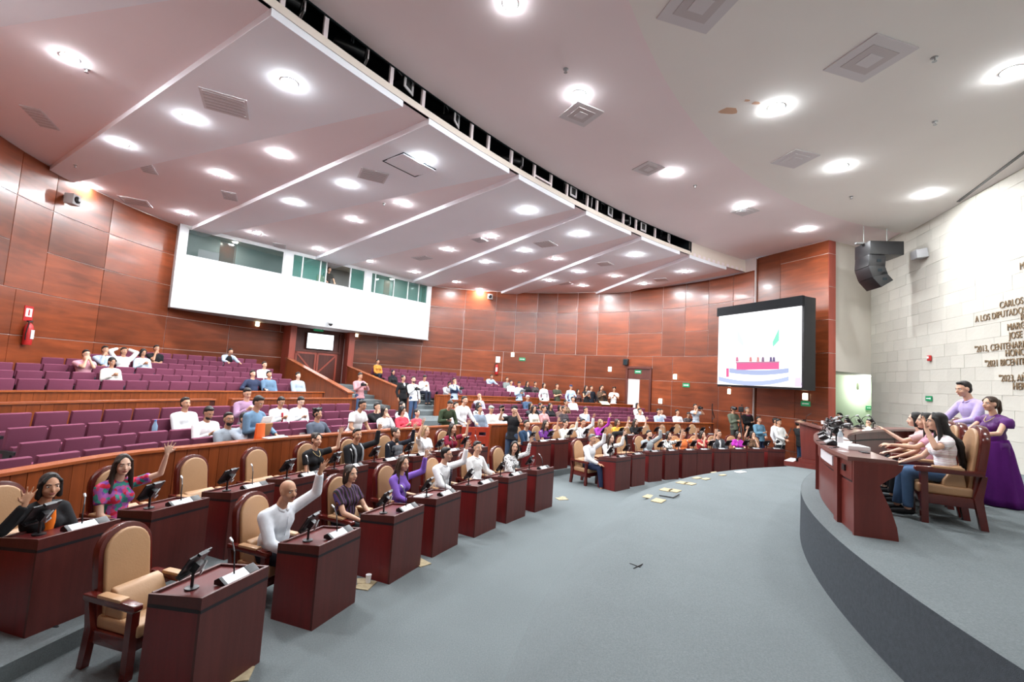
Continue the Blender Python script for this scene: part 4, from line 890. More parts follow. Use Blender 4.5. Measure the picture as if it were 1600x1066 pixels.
# hand target relative to the shoulder (x outwards, y forwards, z up), elbow pole, finger direction, palm normal, spread, curl
ARM = dict(
    lap=((-.06, .30, -.40), (.35, -.5, -.3), (-.4, .85, -.15), (-.1, -.2, -1), .12, .35),
    clasp=((-.15, .27, -.38), (.4, -.4, -.3), (-.7, .6, -.1), (-.5, -.3, -.6), .06, .6),
    desk=((-.06, .40, -.30), (.5, -.3, -.5), (-.35, .9, -.1), (0, -.1, -1), .15, .25),
    rest=((.09, .27, -.25), (.5, -.6, -.4), (-.05, 1, -.15), (0, -.15, -1), .1, .35),
    high=((.12, .16, .47), (.6, .5, -.1), (.05, .12, 1), (0, 1, -.1), .24, .08),
    up=((.16, .22, .33), (.8, .25, -.5), (0, .12, 1), (0, 1, -.1), .24, .10),
    wide=((.36, .17, .30), (.5, -.2, -.8), (.25, .1, 1), (-.1, 1, 0), .24, .10),
    bent=((.10, .24, .17), (.5, -.2, -1), (0, .1, 1), (0, 1, 0), .26, .06),
    slant=((.22, .18, .34), (.5, .2, -.8), (.12, .2, 1), (-.2, 1, 0), .24, .08),
    chin=((-.13, .16, .10), (.3, .3, -1), (-.55, -.1, .8), (-.5, -.8, .2), .05, .9),
    mouth=((-.16, .17, .13), (.4, .2, -.9), (-.8, -.2, .5), (-.3, -.9, 0), .05, .7),
    head=((-.07, -.06, .33), (1, .25, .2), (-.9, -.2, .3), (0, .3, -1), .1, .3),
    side=((.07, .05, -.51), (.4, -.5, 0), (0, .1, -1), (-1, 0, 0), .08, .4),
    front=((-.12, .27, -.24), (.5, -.4, -.4), (-.75, .6, .1), (-.3, -.4, .9), .05, .7),
    phone=((-.09, .30, -.12), (.5, -.3, -.6), (-.4, .8, .4), (-.6, -.4, .5), .05, .8),
    camera=((-.12, .24, .14), (.6, .1, -.9), (-.6, .5, .5), (-.6, -.6, .1), .05, .9),
    film=((.02, .36, .16), (.5, 0, -.9), (-.2, .5, .85), (-.8, .2, .1), .05, .6),
    rail=((.02, .36, -.33), (.5, -.5, -.3), (-.25, .9, -.2), (0, 0, -1), .12, .5),
    fold=((-.22, .18, -.20), (.6, -.3, -.6), (-1, .2, 0), (0, -1, -.2), .06, .4),
    book=((-.12, .24, -.20), (.5, -.5, -.4), (-.7, .5, .2), (-.2, -.9, 0), .05, .8),
    fwdup=((.10, .20, .43), (.7, .3, -.5), (.05, .25, 1), (0, 1, -.2), .24, .06),
    fwdbent=((.15, .28, .36), (.3, .0, -1), (.05, .1, 1), (-.3, 1, 0), .24, .08),
    reach=((.03, .50, -.10), (.5, -.2, -.6), (0, 1, .1), (-.3, 0, -1), .15, .4),
    chairback=((.0, .44, -.22), (.5, -.3, -.5), (-.2, .9, -.3), (0, -.1, -1), .12, .6),
    point=((.02, .45, .06), (.5, -.2, -.8), (0, .8, .6), (0, .3, -1), .2, .15),
)
HAND_FINGERS = [(-.030, .070, .0), (-.010, .080, .0), (.011, .075, .0), (.030, .058, .0)]
def hand(P, w, d, nrm, side, fr, spread, curl, sc=1.):
    """w wrist, d finger direction, nrm palm normal, side: +1 right hand"""
    w = np.asarray(w, float); d = d / np.linalg.norm(d); nrm = nrm - d * (nrm @ d); nrm /= np.linalg.norm(nrm); x = np.cross(d, nrm) * side   # x points to the little finger... thumb at -x
    P.cap(w, w + d * .035, .024 * sc, .030 * sc, x, 1.0, .62)
    P.cap(w + d * .035, w + d * .075, .036 * sc, .037 * sc, x, 1.08, .40)
    for i, (ox, L, _) in enumerate(HAND_FINGERS):
        a = spread * (i - 1.4); dd = d * math.cos(a) + x * math.sin(a); b = w + d * (.078 - abs(i - 1.2) * .005) + x * ox * 1.08; L *= 1.08
        c1 = curl * .9; k1 = b + (dd * math.cos(c1) + nrm * math.sin(c1)) * L * .52; c2 = curl * 2.0; k2 = k1 + (dd * math.cos(c2) + nrm * math.sin(c2)) * L * .52
        P.cap(b - d * .018, k1, fr * 1.06, fr, n=7); P.cap(k1, k2, fr, fr * .88, n=7)
    t0 = w + d * .025 - x * .028; t1 = t0 + (d * .62 - x * .72 + nrm * .25) * .045; t2 = t1 + (d * .88 - x * .38 + nrm * (.2 + curl * .5)) * .038
    P.cap(t0, t1, fr * 1.35, fr * 1.15, n=7); P.cap(t1, t2, fr * 1.12, fr * .95, n=7)
CACHE = {}; PENDING = []
def figure(sit=True, fem=False, lean=-8, armR='lap', armL='lap', yaw=0, nod=0, hair='short', top='long', bottom='trousers', lod=1, fat=1., twist=0, legs=0):
    """registers the meshes of one posed figure; returns its key"""
    key = (sit, fem, lean, armR, armL, yaw, nod, hair, top, bottom, lod, fat, twist, legs)
    if key in CACHE: return key
    vb, vc, vh = [(.0085, .014, .011), (.0125, .017, .014), (.019, .021, .019)][lod]; dec = .36 if lod == 0 else .45 if lod == 1 else None
    B = Prim(); T = Prim(); Tr = Prim(); S = Prim(); H = Prim()
    infl = .013 + .002 * lod; hip = np.array([0, .0, .115 if sit else .90]); q = -math.radians(lean)
    RT = rotz(math.radians(twist)) @ rotx(q); tp = lambda x, y, z: hip + RT @ np.array([x, y, z])
    sh = .172 if fem else .192; ws = (.125 if fem else .145) * fat; dp = (.095 if fem else .105) * fat
    def torso(P, e, full=True, low=-.02):
        P.ell(tp(0, 0, .02), ((.165 if fem else .158) * fat + e, dp + .012 + e, .12 + e), RT)
        P.ell(tp(0, .01 * fat, .17), (ws + e, dp + e + (.012 if fat > 1.05 else 0), .16 + e), RT)
        P.ell(tp(0, 0, .34), ((.150 if fem else .172) * min(fat, 1.08) + e, dp + .008 + e, .155 + e), RT)
        P.cap(tp(-sh * .72, -.01, .445), tp(sh * .72, -.01, .445), .062 + e, .062 + e)
        P.cap(tp(-.05, -.02, .48), tp(.05, -.02, .48), .045 + e * .8, .045 + e * .8)
        if fem:
            for s in (-1, 1): P.ell(tp(s * .066, .082, .32), (.064 + e, .058 + e, .064 + e), RT)
    torso(B, 0); torso(T, infl)
    nk0, nk1 = tp(0, -.012, .47), tp(0, .012, .585); B.cap(nk0, nk1, .054 if fem else .060, .048 if fem else .056)
    RH = RT @ rotx(-q * .8) @ rotz(math.radians(yaw - twist * .6)) @ rotx(-math.radians(nod)); hc = tp(0, .022, .69) + RH @ np.array([0, .012, 0])
    hp = lambda x, y, z: hc + RH @ np.array([x, y, z])
    B.ell(hp(0, -.012, .022), (.075, .093, .088), RH, 14, 10); B.ell(hp(0, .016, -.03), (.063, .074, .083), RH, 14, 10); B.ell(hp(0, .045, -.088), (.036, .034, .026), RH)
    if lod < 2:
        B.cap(hp(0, .082, .006), hp(0, .103, -.034), .0085, .0135, n=8); B.cap(hp(-.036, .074, .022), hp(.036, .074, .022), .011, .011, n=8)
        for s in (-1, 1): B.ell(hp(s * .077, -.006, -.01), (.011, .021, .033), RH); B.ell(hp(s * .036, .058, -.035), (.027, .022, .025), RH)
        B.ell(hp(0, .083, -.063), (.024, .010, .011), RH); B.ell(hp(0, .072, -.095), (.022, .016, .014), RH)
    else:
        B.cap(hp(0, .082, .006), hp(0, .100, -.034), .011, .015, n=8); [B.ell(hp(s * .077, -.006, -.01), (.014, .022, .033), RH) for s in (-1, 1)]
    fr = [.0088, .0098, .0125][lod]
    hands = {}
    for s, nm in ((1, armR), (-1, armL)):
        tgt, pole, fd, pn, spd, cu_ = ARM[nm]; mir = np.array([s, 1, 1]); S0 = tp(s * sh, -.012, .435)
        RA = rotz(math.radians(twist)) @ (rotx(q * .5) if sit else rotx(q)); tg = S0 + RA @ (np.array(tgt) * mir); l1, l2 = .285, .255; v = tg - S0; D = np.linalg.norm(v)
        if D > l1 + l2 - .01: tg = S0 + v / D * (l1 + l2 - .01); v = tg - S0; D = np.linalg.norm(v)
        u = v / D; a = (l1 * l1 - l2 * l2 + D * D) / (2 * D); h = math.sqrt(max(l1 * l1 - a * a, 1e-5)); pl = RA @ (np.array(pole) * mir); pl = pl - u * (pl @ u); pl /= np.linalg.norm(pl); E = S0 + u * a + pl * h
        ra = (.043 if fem else .050) * (1 + (fat - 1) * .5)
        B.cap(S0, E, ra, ra * .80); B.cap(E, E * .6 + tg * .4, ra * .80, ra * .76); B.cap(E * .6 + tg * .4, tg, ra * .76, ra * .54)
        hand(B, tg, RA @ (np.array(fd) * mir), RA @ (np.array(pn) * mir), s, fr, spd, cu_, .92 if fem else 1.02); hands[s] = tg
        if top in ('long', 'jacket'):
            T.cap(S0, E, ra + infl + .004, ra * .82 + infl + .003); w1 = E + (tg - E) * .93; T.cap(E, w1, ra * .82 + infl + .003, ra * .60 + infl, flat1=True)
        elif top == 'short':
            e1 = S0 + (E - S0) * .62; T.cap(S0, e1, ra + infl + .005, ra * .95 + infl + .008, flat1=True)
        elif top == 'cap':
            e1 = S0 + (E - S0) * .25; T.cap(S0, e1, ra + infl + .004, ra + infl + .003, flat1=True)
    for s in (-1, 1):
        h0 = hip + np.array([s * .088, .01, 0.0])
        if sit: kx = .10 + legs * .05; k = hip + np.array([s * kx, .43, .01]); an = hip + np.array([s * kx, .40 + (.10 if s > 0 else .03), -.465])
        else: k = hip + np.array([s * .098, .03 + .02 * s * legs, -.42]); an = hip + np.array([s * .105, -.01 + .06 * s * legs, -.82])
        rl = (.082 if fem else .080) * (1 + (fat - 1) * .6)
        B.cap(h0, k, rl, .055); B.cap(k, k * .65 + an * .35, .054, .053); B.cap(k * .65 + an * .35, an, .053, .036); toe = an + np.array([s * .02, .16, -.045]); B.cap(an + np.array([0, -.03, -.035]), toe, .036, .028, (1, 0, 0), 1.2, .9)
        if bottom == 'trousers':
            Tr.cap(h0, k, rl + .015, .055 + .017); Tr.cap(k, an + np.array([0, 0, .02]), .071, .056, flat1=True)
            S.cap(an + np.array([0, -.03, -.032]), toe, .047, .036, (1, 0, 0), 1.05, .9)
        else:
            S.cap(an + np.array([0, -.03, -.036]), toe, .044, .034, (1, 0, 0), 1.05, .8)
            if sit: Tr.cap(h0, k, rl + .03, .085); Tr.cap(k, k * .55 + an * .45, .085, .09, flat1=True)
    if bottom == 'trousers': Tr.ell(hip + np.array([0, 0, .03 if sit else -.03]), ((.165 if fem else .16) * fat + (.014 if sit else .004), dp + (.030 if sit else .008), .115))
    elif sit: Tr.ell(hip + np.array([0, 0, .02]), (.18 * fat, dp + .04, .11)); Tr.cap(hip + np.array([-.08, .2, .0]), hip + np.array([.08, .2, 0]), .08, .08)
    if top == 'jacket' or not sit: T.cap(tp(0, 0, .0), tp(0, 0, -.07 if sit else -.125), .155 * fat + infl, .172 * fat + infl, (1, 0, 0), 1.03, .76, flat1=True)
    # hair
    e = .004 * lod
    if hair != 'bald':
        if hair == 'cap':
            H.ell(hp(0, -.012, .045), (.084, .10, .075), RH); H.cap(hp(-.03, .085, .055), hp(.03, .085, .055), .04, .04, RH @ np.array([0, 1, 0]), 1.6, .25); H.ell(hp(0, -.05, .0), (.074, .06, .06), RH)
        else:
            H.ell(hp(0, -.026 - e, .036), (.0805 + e * .6, .092 + e * .6, .090 + e), RH, 14, 10); H.ell(hp(0, -.045, -.015), (.072 + e, .064 + e, .075), RH)
            if not fem: H.ell(hp(0, .030, .098), (.056, .040, .024), RH)
        if fem and hair != 'cap':
            [H.cap(hp(s * .012, .028, .112), hp(s * .066, .045, .045), .014, .019, n=8) for s in (-1, 1)]
        if hair in ('long', 'verylong'):
            n_ = 3 if hair == 'long' else 6
            H.cap(hp(0, -.06, .0), hp(0, -.085, -.12), .078, .085, RH @ np.array([1, 0, 0]), 1.15, .62)
            bk = tp(0, -.115 * max(fat, 1) - .03, .40); H.cap(hp(0, -.085, -.12), bk, .085, .075, (1, 0, 0), 1.2, .5)
            if n_ == 6: b2 = tp(0, -.16, .02); H.cap(bk, b2, .085, .055, (1, 0, 0), 1.3, .5)
            for s in (-1, 1):
                H.cap(hp(s * .068, .012, .03), hp(s * .086, -.012, -.10), .026, .030, n=8); H.cap(hp(s * .086, -.012, -.10), tp(s * .105, .055, .40), .030, .026, n=8)
                if hair == 'long': H.cap(tp(s * .105, .055, .40), tp(s * .10, .095, .30), .026, .016, n=8)
        elif hair == 'bob':
            H.cap(hp(0, -.055, .0), hp(0, -.06, -.11), .074, .07, RH @ np.array([1, 0, 0]), 1.1, .8)
            for s in (-1, 1): H.cap(hp(s * .070, .015, .02), hp(s * .078, .005, -.10), .024, .026, n=8)
        elif hair == 'pony':
            H.ell(hp(0, -.115, .045), (.036, .036, .036), RH); H.cap(hp(0, -.125, .04), hp(0, -.15, -.10), .040, .030); H.cap(hp(0, -.15, -.10), hp(0, -.13, -.19), .030, .012)
        elif hair == 'bun': H.ell(hp(0, -.10, .075), (.048, .046, .044), RH)
        elif hair == 'hijab':
            H.ell(hp(0, -.03, -.02), (.092, .095, .125), RH); H.cap(hp(0, -.03, -.12), tp(0, 0, .44), .08, .13, (1, 0, 0), 1.1, .8)
        elif hair == 'curly':
            for i in range(14): a = i * 2.4; zz = .03 + .07 * math.sin(i * 1.7); H.ell(hp(.075 * math.cos(a), -.03 + .075 * math.sin(a), zz + .02), (.034, .034, .034), RH, 8, 6)
    c = dict(); CACHE[key] = c; c['head'] = hc; c['RH'] = RH; c['hip'] = hip; c['hands'] = hands; c['tp'] = tp; c['sh'] = sh
    c['jobs'] = {'body': B.obj('body', vb, 3, dec), 'top': T.obj('shirt', vc, 5, .7 if lod < 2 else None)}
    if Tr.v: c['jobs']['bottom'] = Tr.obj('trousers', vc * 1.15, 5, .5 if lod < 2 else None)
    if S.v: c['jobs']['shoes'] = S.obj('shoes', vc, 3, .5 if lod < 2 else None)
    if H.v: c['jobs']['hair'] = H.obj('hair', vh, 3 if hair != 'curly' else 1, .7 if lod < 2 else None)
    PENDING.append(key); return key
FACE = {}
def face_meshes():
    a = Prim(); [a.ell((s * .0315, .0655, .003), (.0145, .0145, .0115)) for s in (-1, 1)]
    b = Prim(); [b.ell((s * .0312, .0755, .0025), (.0068, .0058, .0072), None, 8, 6) for s in (-1, 1)]
    m = MB(); m.add(a.v, a.f, 0); m.add(b.v, b.f, 1); FACE['eyes'] = m.mesh('eyes', [mat('eye_white', (.75, .72, .68), .3), mat('iris', (.02, .012, .008), .2)], smooth=True)
    c = Prim()
    for s in (-1, 1): c.cap((s * .016, .0835, .021), (s * .034, .081, .026), .0042, .0045, n=6); c.cap((s * .034, .081, .026), (s * .049, .069, .021), .0045, .003, n=6)
    m = MB(); m.add(c.v, c.f); FACE['eyebrows'] = m.mesh('eyebrows', [mat('hair_black', (.012, .009, .008), .45)], smooth=True)
    d = Prim(); d.ell((0, .0895, -.0605), (.0235, .0075, .0055)); d.ell((0, .0885, -.0695), (.019, .0075, .0055)); m = MB(); m.add(d.v, d.f); FACE['lips'] = m.mesh('lips', [mat('lips', (.34, .10, .085), .45)], smooth=True)
    e = MB(); e.tube([(-.056, .082, .004), (-.05, .088, .02), (-.014, .100, .02), (-.01, .102, .004), (-.02, .098, -.012), (-.05, .086, -.012), (-.056, .082, .004)], .0022, 5); e.tube([(.056, .082, .004), (.05, .088, .02), (.014, .100, .02), (.01, .102, .004), (.02, .098, -.012), (.05, .086, -.012), (.056, .082, .004)], .0022, 5); e.tube([(-.012, .103, .012), (.012, .103, .012)], .002, 5)
    for s in (-1, 1): e.tube([(s * .056, .082, .008), (s * .08, .0, .006)], .002, 5)
    FACE['glasses'] = e.mesh('glasses', [M['black']])
    f = Prim(); f.ell((0, .088, -.047), (.026, .008, .0065)); FACE['moustache'] = None
    m = MB(); m.add(f.v, f.f); FACE['moustache'] = m.mesh('moustache', [mat('hair_black', (0, 0, 0))], smooth=True)
    g = Prim(); g.ell((0, .048, -.082), (.058, .047, .042)); m = MB(); m.add(g.v, g.f); FACE['beard'] = m.mesh('beard', [mat('hair_black', (0, 0, 0))], smooth=True)
    h = Prim(); h.ell((0, .05, -.055), (.062, .05, .047)); m = MB(); m.add(h.v, h.f); FACE['mask'] = m.mesh('face_mask', [M['black']], smooth=True)
def flush():
    if not PENDING: return
    dg = bpy.context.evaluated_depsgraph_get(); dg.update()
    for k in PENDING:
        c = CACHE[k]; c['mesh'] = {}
        for n, o in c['jobs'].items():
            me = bpy.data.meshes.new_from_object(o.evaluated_get(dg)); me.name = n; me.materials.clear(); me.materials.append(None)
            me.polygons.foreach_set('use_smooth', [True] * len(me.polygons)); c['mesh'][n] = me
        for o in c['jobs'].values():
            d = o.data; bpy.data.objects.remove(o); bpy.data.meshes.remove(d)
        c['jobs'] = None
    PENDING.clear()
SKIN = [(.66, .385, .265), (.53, .28, .175), (.42, .21, .125), (.74, .47, .35)]
def skin(i): return mat('skin_%d' % i, SKIN[i], .5, .35, noise=(14, .05))
def cloth(c): return c if not isinstance(c, tuple) else mat('cloth_%02d%02d%02d' % tuple(int(v * 99) for v in c), c, .85, .2, noise=(25, .06))
HAIRC = dict(k=(.012, .009, .008), b=(.045, .024, .014), g=(.16, .15, .15), d=(.025, .015, .010), y=(.28, .18, .09), gr=(.28, .36, .30), w=(.5, .5, .5))
QUEUE = []
def person(label, base, rz, key_kw, topc=(.8, .8, .8), botc=(.02, .025, .04), hairc='k', sk=1, extras=(), group=None, s=1., place=None, shoes=(.015, .012, .012)):
    QUEUE.append((label, base, rz, figure(**key_kw), topc, botc, hairc, sk, extras, group, s, place, shoes))
def part(name, me, m, parent):
    o = put(name, me, parent)
    if m is not None: o.material_slots[0].link = 'OBJECT'; o.material_slots[0].material = m
    return o
def spawn():
    flush(); out = {}
    for label, base, rz, key, topc, botc, hairc, sk, extras, group, s, place, shoes in QUEUE:
        c = CACHE[key]; hl = c['head']; lod = key[10]
        if place is not None:    # ('cyl', px, py, R, z0) / ('Y', px, py, Y, z0): head centre sits on that sight line
            kind, px, py, r, z0 = place; h = oncyl(px, py, r) if kind == 'cyl' else atY(px, py, r)
            q = rotz(rz if rz is not None else face_to(h, O)) @ (hl * s)
            if rz is None: rz = face_to(h, O)
            base = (h[0] - q[0], h[1] - q[1], z0)
        t = thing('person', label, 'person', base, rz, group, s)
        part('body', c['mesh']['body'], skin(sk), t)
        fem, hair, top, bottom = key[1], key[7], key[8], key[9]
        part({'long': 'shirt', 'short': 'short_sleeved_top', 'cap': 'sleeveless_top', 'jacket': 'jacket'}[top], c['mesh']['top'], cloth(topc), t)
        if 'bottom' in c['mesh']: part('trousers' if bottom == 'trousers' else 'skirt', c['mesh']['bottom'], cloth(botc), t)
        if 'shoes' in c['mesh']: part('shoes', c['mesh']['shoes'], cloth(shoes), t)
        hm = cloth(hairc) if isinstance(hairc, tuple) else mat('hair_' + hairc, HAIRC[hairc], .5, .35, grain=(90, 90, 8, .5), bump=(120, .5))
        if 'hair' in c['mesh']: part('cap' if hair == 'cap' else 'headscarf' if hair == 'hijab' else 'hair', c['mesh']['hair'], hm, t)
        HM = Matrix.Translation(Vector(hl)) @ Matrix(c['RH'].tolist()).to_4x4()
        for n in ['eyes', 'eyebrows'] + (['lips'] if lod < 2 else []) + [x for x in extras if x in FACE]:
            o = put(n if n != 'mask' else 'face_mask', FACE[n], t); o.matrix_local = HM
        for x in extras:
            if callable(x): x(t, c)
        out[label] = (t, c)
    QUEUE.clear(); return out
face_meshes()
# ================================================================== DELEGATES: DESKS, CHAIRS, PEOPLE
WHITE = (.80, .81, .83); BLACK = (.014, .014, .016); NAVY = (.02, .03, .07); JEAN = (.06, .10, .19); GREY = (.22, .23, .25)
def addbox(name, c, d, m, frame='tp', R=None):
    def f(t, k):
        q = k['tp'](*c); o = MB().box((0, 0, 0), d, R=R).build(name, m if not isinstance(m, tuple) else cloth(m), t, bevel=min(d) * .3); o.location = tuple(q); return o
    return f
def patch(name, c, r, m):
    def f(t, k):
        P = Prim(); P.ell((0, 0, 0), r, None, 16, 10); b = MB(); b.add(P.v, P.f); o = b.build(name, m if not isinstance(m, tuple) else cloth(m), t, smooth=True); o.location = tuple(k['tp'](*c)); q = k['tp'](0, 0, 1) - k['tp'](0, 0, 0); o.rotation_euler = (-math.atan2(q[1], q[2]), 0, 0)
    return f
def strip(name, pts, wd, m):    # flat cloth strip over the chest, points in the torso frame
    def f(t, k):
        P = [k['tp'](*p) for p in pts]; b = MB()
        for a, c in zip(P[:-1], P[1:]): pass
        b.tube(P, wd, 6); b.build(name, m if not isinstance(m, tuple) else cloth(m), t, smooth=True)
    return f
def collar(m):
    def f(t, k):
        P = [k['tp'](.062 * math.cos(a), .010 + .062 * math.sin(a), .508 - .028 * max(0, math.sin(a))) for a in [PI / 2 + .25 + i * (2 * PI - .5) / 14 for i in range(15)]]
        MB().tube(P, .017, 6).build('collar', cloth(m), t, smooth=True)
    return f
def placket(m): return strip('placket', [(0, .125, .44), (0, .142, .34), (0, .135, .20), (0, .14, .06)], .0045, m)
def necklace(): return strip('necklace', [(-.07, .04, .49), (-.045, .11, .43), (0, .14, .40), (.045, .11, .43), (.07, .04, .49)], .006, (.5, .4, .2))
FLORAL = ramp_mat('floral_cloth', [(0, (.35, .10, .35)), (.22, (.04, .22, .20)), (.42, (.50, .02, .05)), (.62, (.20, .06, .30)), (.78, (.55, .06, .16)), (.9, (.06, .28, .24))], 'voronoi', 26)
DOTS = ramp_mat('dotted_cloth', [(0, (.80, .80, .80)), (.60, (.02, .02, .02))], 'noise', 42)
STRIPED = ramp_mat('striped_cloth', [(0, (.82, .80, .80)), (.62, (.55, .22, .30)), (.80, (.82, .80, .80))], 'Z', 5.5)
EMBRO = ramp_mat('embroidered_cloth', [(0, (.016, .016, .018)), (.60, (.28, .08, .04)), (.72, (.02, .02, .03)), (.84, (.08, .05, .16))], 'X', 6)
HUIPIL = ramp_mat('red_huipil', [(0, (.20, .01, .025)), (.66, (.10, .03, .12)), (.80, (.22, .012, .03))], 'X', 7)
PATT = ramp_mat('brown_print', [(0, (.22, .12, .07)), (.5, (.05, .03, .02)), (.62, (.40, .30, .2))], 'noise', 30)
BWP = ramp_mat('black_white_print', [(0, (.75, .75, .72)), (.56, (.03, .03, .03))], 'noise', 16)
SHAWL = ramp_mat('purple_shawl', [(0, (.12, .02, .20)), (.5, (.24, .05, .30)), (.8, (.06, .02, .12))], 'X', 14)
def sitter(st, label, kw, **k):
    cp, rz, xf = st; f = np.array([-math.sin(rz), math.cos(rz)]); fw = k.pop('fwd', .06); sd = k.pop('side', 0.); sd_v = np.array([f[1], -f[0]])
    b = cp + f * fw + sd_v * sd; tr = k.pop('turn', 0); person(label, (b[0], b[1], xf[2] + .355), rz + math.radians(tr), dict(sit=True, lod=k.pop('lod', 0), **kw), **k)
# ---- first row, left of the gate
L1 = [((-2.17, 3.52), 'nobody at the near end of the first row', None), ((-1.77, 4.64), 'the bald man in white shirt', 1), ((-1.30, 5.71), 'the woman in black embroidered blouse', 1), ((-.93, 6.59), 'the woman in violet blouse', 1),
      ((-.41, 7.48), 'the man in glasses with embroidered sash', 1), ((.09, 8.28), 'the young man in plain white shirt', 1), ((.64, 9.07), 'the woman in black dotted white blouse', 1)]
S1 = [station(c, 0, who, 'front row left of the gate', o) for c, who, o in L1]
sitter(S1[1], 'bald man in white dress shirt raising his left arm in the front row', dict(armR='desk', armL='fwdup', hair='bald', lean=12, fat=1.12, yaw=-4), topc=(.74, .78, .84), botc=(.012, .014, .022), sk=1, extras=(collar((.78, .82, .87)), placket((.72, .76, .82)), 'moustache'), s=1.03, fwd=.03)
sitter(S1[2], 'woman in black embroidered short sleeved blouse sitting with hands forward', dict(fem=True, armR='desk', armL='desk', hair='bob', top='short', lean=2, fat=1.12, yaw=-6), topc=EMBRO, botc=BLACK, hairc='d', sk=0, s=.97, fwd=-.06, side=.04)
sitter(S1[3], 'woman in violet long sleeved blouse with long brown hair and raised left arm', dict(fem=True, armR='desk', armL='slant', hair='long', lean=2, yaw=-10), topc=(.20, .10, .44), botc=NAVY, hairc='b', sk=0, s=.97, extras=(), fwd=.03)
sitter(S1[4], 'man in glasses and white shirt with embroidered black sash, arm raised', dict(armR='desk', armL='slant', hair='short', lean=4, yaw=24), topc=WHITE, botc=NAVY, sk=0, extras=('glasses', 'moustache', collar(WHITE), strip('embroidered_sash', [(-.06, .135, .44), (-.05, .155, .34), (-.045, .15, .2), (-.045, .16, .06)], .022, ramp_mat('sash_cloth', [(0, (.015, .015, .03)), (.55, (.3, .02, .06)), (.7, (.02, .2, .15)), (.85, (.015, .015, .03))], 'Z', 9))), fwd=-.02)
sitter(S1[5], 'young man in plain white long shirt sitting with hands on lap', dict(armR='lap', armL='rest', hair='short', lean=0, yaw=-16), topc=(.83, .83, .83), botc=(.78, .78, .78), sk=0, extras=(collar(WHITE), placket((.7, .7, .7))), s=1.02, fwd=-.03)
sitter(S1[6], 'woman with long black ponytail in black dotted white blouse raising her hand', dict(fem=True, armR='desk', armL='slant', hair='verylong', lean=8, yaw=-45), topc=DOTS, botc=BLACK, sk=0, s=.97, fwd=.06)
# ---- second row, left of the gate (on the low step)
A2 = [-33.4, -30.6, -27.85, -25.1, -22.4, -19.7, -17.0, -14.3, -11.8]
W2 = [('the woman in black jacket over orange top', 1), ('the woman in floral blouse', 1), ('nobody beside the floral blouse woman', None), ('nobody beside the woman in black v neck', None), ('the woman in black v neck dress', 1), ('the man with grey braces', 1),
      ('the woman holding a baby', 1), ('the woman in white with her face behind her arm', 1), ('the woman in dark red blouse', 1)]
S2 = []
for a, (who, o) in zip(A2, W2):
    c = pol(18.92 - .69 * (a + 33.5) / 23, a); S2.append(station(c, .15, who, 'second row left of the gate', o, chair=True, push=-.06))
sitter(S2[0], 'woman in black jacket over orange top raising her right hand, smiling', dict(fem=True, armR='bent', armL='desk', hair='bob', top='jacket', lean=6, yaw=-14), topc=BLACK, botc=BLACK, sk=1, s=.97, extras=(patch('orange_top', (0, .098, .34), (.058, .060, .19), (.72, .17, .015)), addbox('belt_buckle', (0, .15, .06), (.08, .02, .05), M['silver'])), fwd=.32)
sitter(S2[1], 'smiling woman in colourful floral blouse raising her bent left arm', dict(fem=True, armR='lap', armL='fwdbent', hair='long', top='short', lean=4, yaw=-16), topc=FLORAL, botc=(.75, .72, .72), hairc='d', sk=3, s=.99, fwd=-.03, side=.10)
sitter(S2[4], 'woman in black v neck dress with tied hair raising her left arm', dict(fem=True, armR='lap', armL='slant', hair='bun', top='short', lean=0, yaw=-6), topc=BLACK, botc=BLACK, hairc='d', sk=0, s=.98, extras=(necklace(),), fwd=-.05)
br = lambda s: strip('brace', [(s * .10, .02, .50), (s * .095, .115, .42), (s * .085, .14, .32), (s * .08, .13, .18), (s * .075, .135, .06)], .020, (.30, .32, .34))
sitter(S2[5], 'man in black long sleeved top with grey braces raising his left arm', dict(armR='lap', armL='slant', hair='short', lean=0, yaw=-12), topc=BLACK, botc=BLACK, sk=1, extras=(br(1), br(-1)), fwd=-.06)
sitter(S2[6], 'woman in black cradling a baby on her chest and raising one hand', dict(fem=True, armR='book', armL='slant', hair='bun', lean=-2, yaw=10), topc=(.02, .02, .022), botc=(.06, .06, .07), hairc='d', sk=0, s=.97, fwd=.06)
sitter(S2[7], 'woman in white short sleeved blouse with her raised arm before her face', dict(fem=True, armR='fwdup', armL='lap', hair='bob', top='short', lean=-2, yaw=0, fat=1.1), topc=WHITE, botc=(.5, .48, .45), hairc='y', sk=0, s=.96, fwd=.02)
sitter(S2[8], 'woman in dark red embroidered blouse with long dark hair raising her left arm', dict(fem=True, armR='desk', armL='slant', hair='long', top='short', lean=2, yaw=-2), topc=HUIPIL, botc=BLACK, hairc='d', sk=0, s=.98, extras=(necklace(),), fwd=.0)
cp, rz, xf = S2[6]; f = np.array([-math.sin(rz), math.cos(rz)]); sd = np.array([f[1], -f[0]]); b = cp + f * .24 + sd * .02
person('baby in grey sleepsuit asleep on the chest of the woman in black', (b[0], b[1], .15 + .60), rz + PI * .94, dict(sit=True, lod=1, armR='lap', armL='lap', lean=24, nod=-10, hair='short', fat=1.25), topc=(.10, .105, .115), botc=(.12, .125, .135), hairc='d', sk=0, s=.50, shoes=(.5, .48, .44))
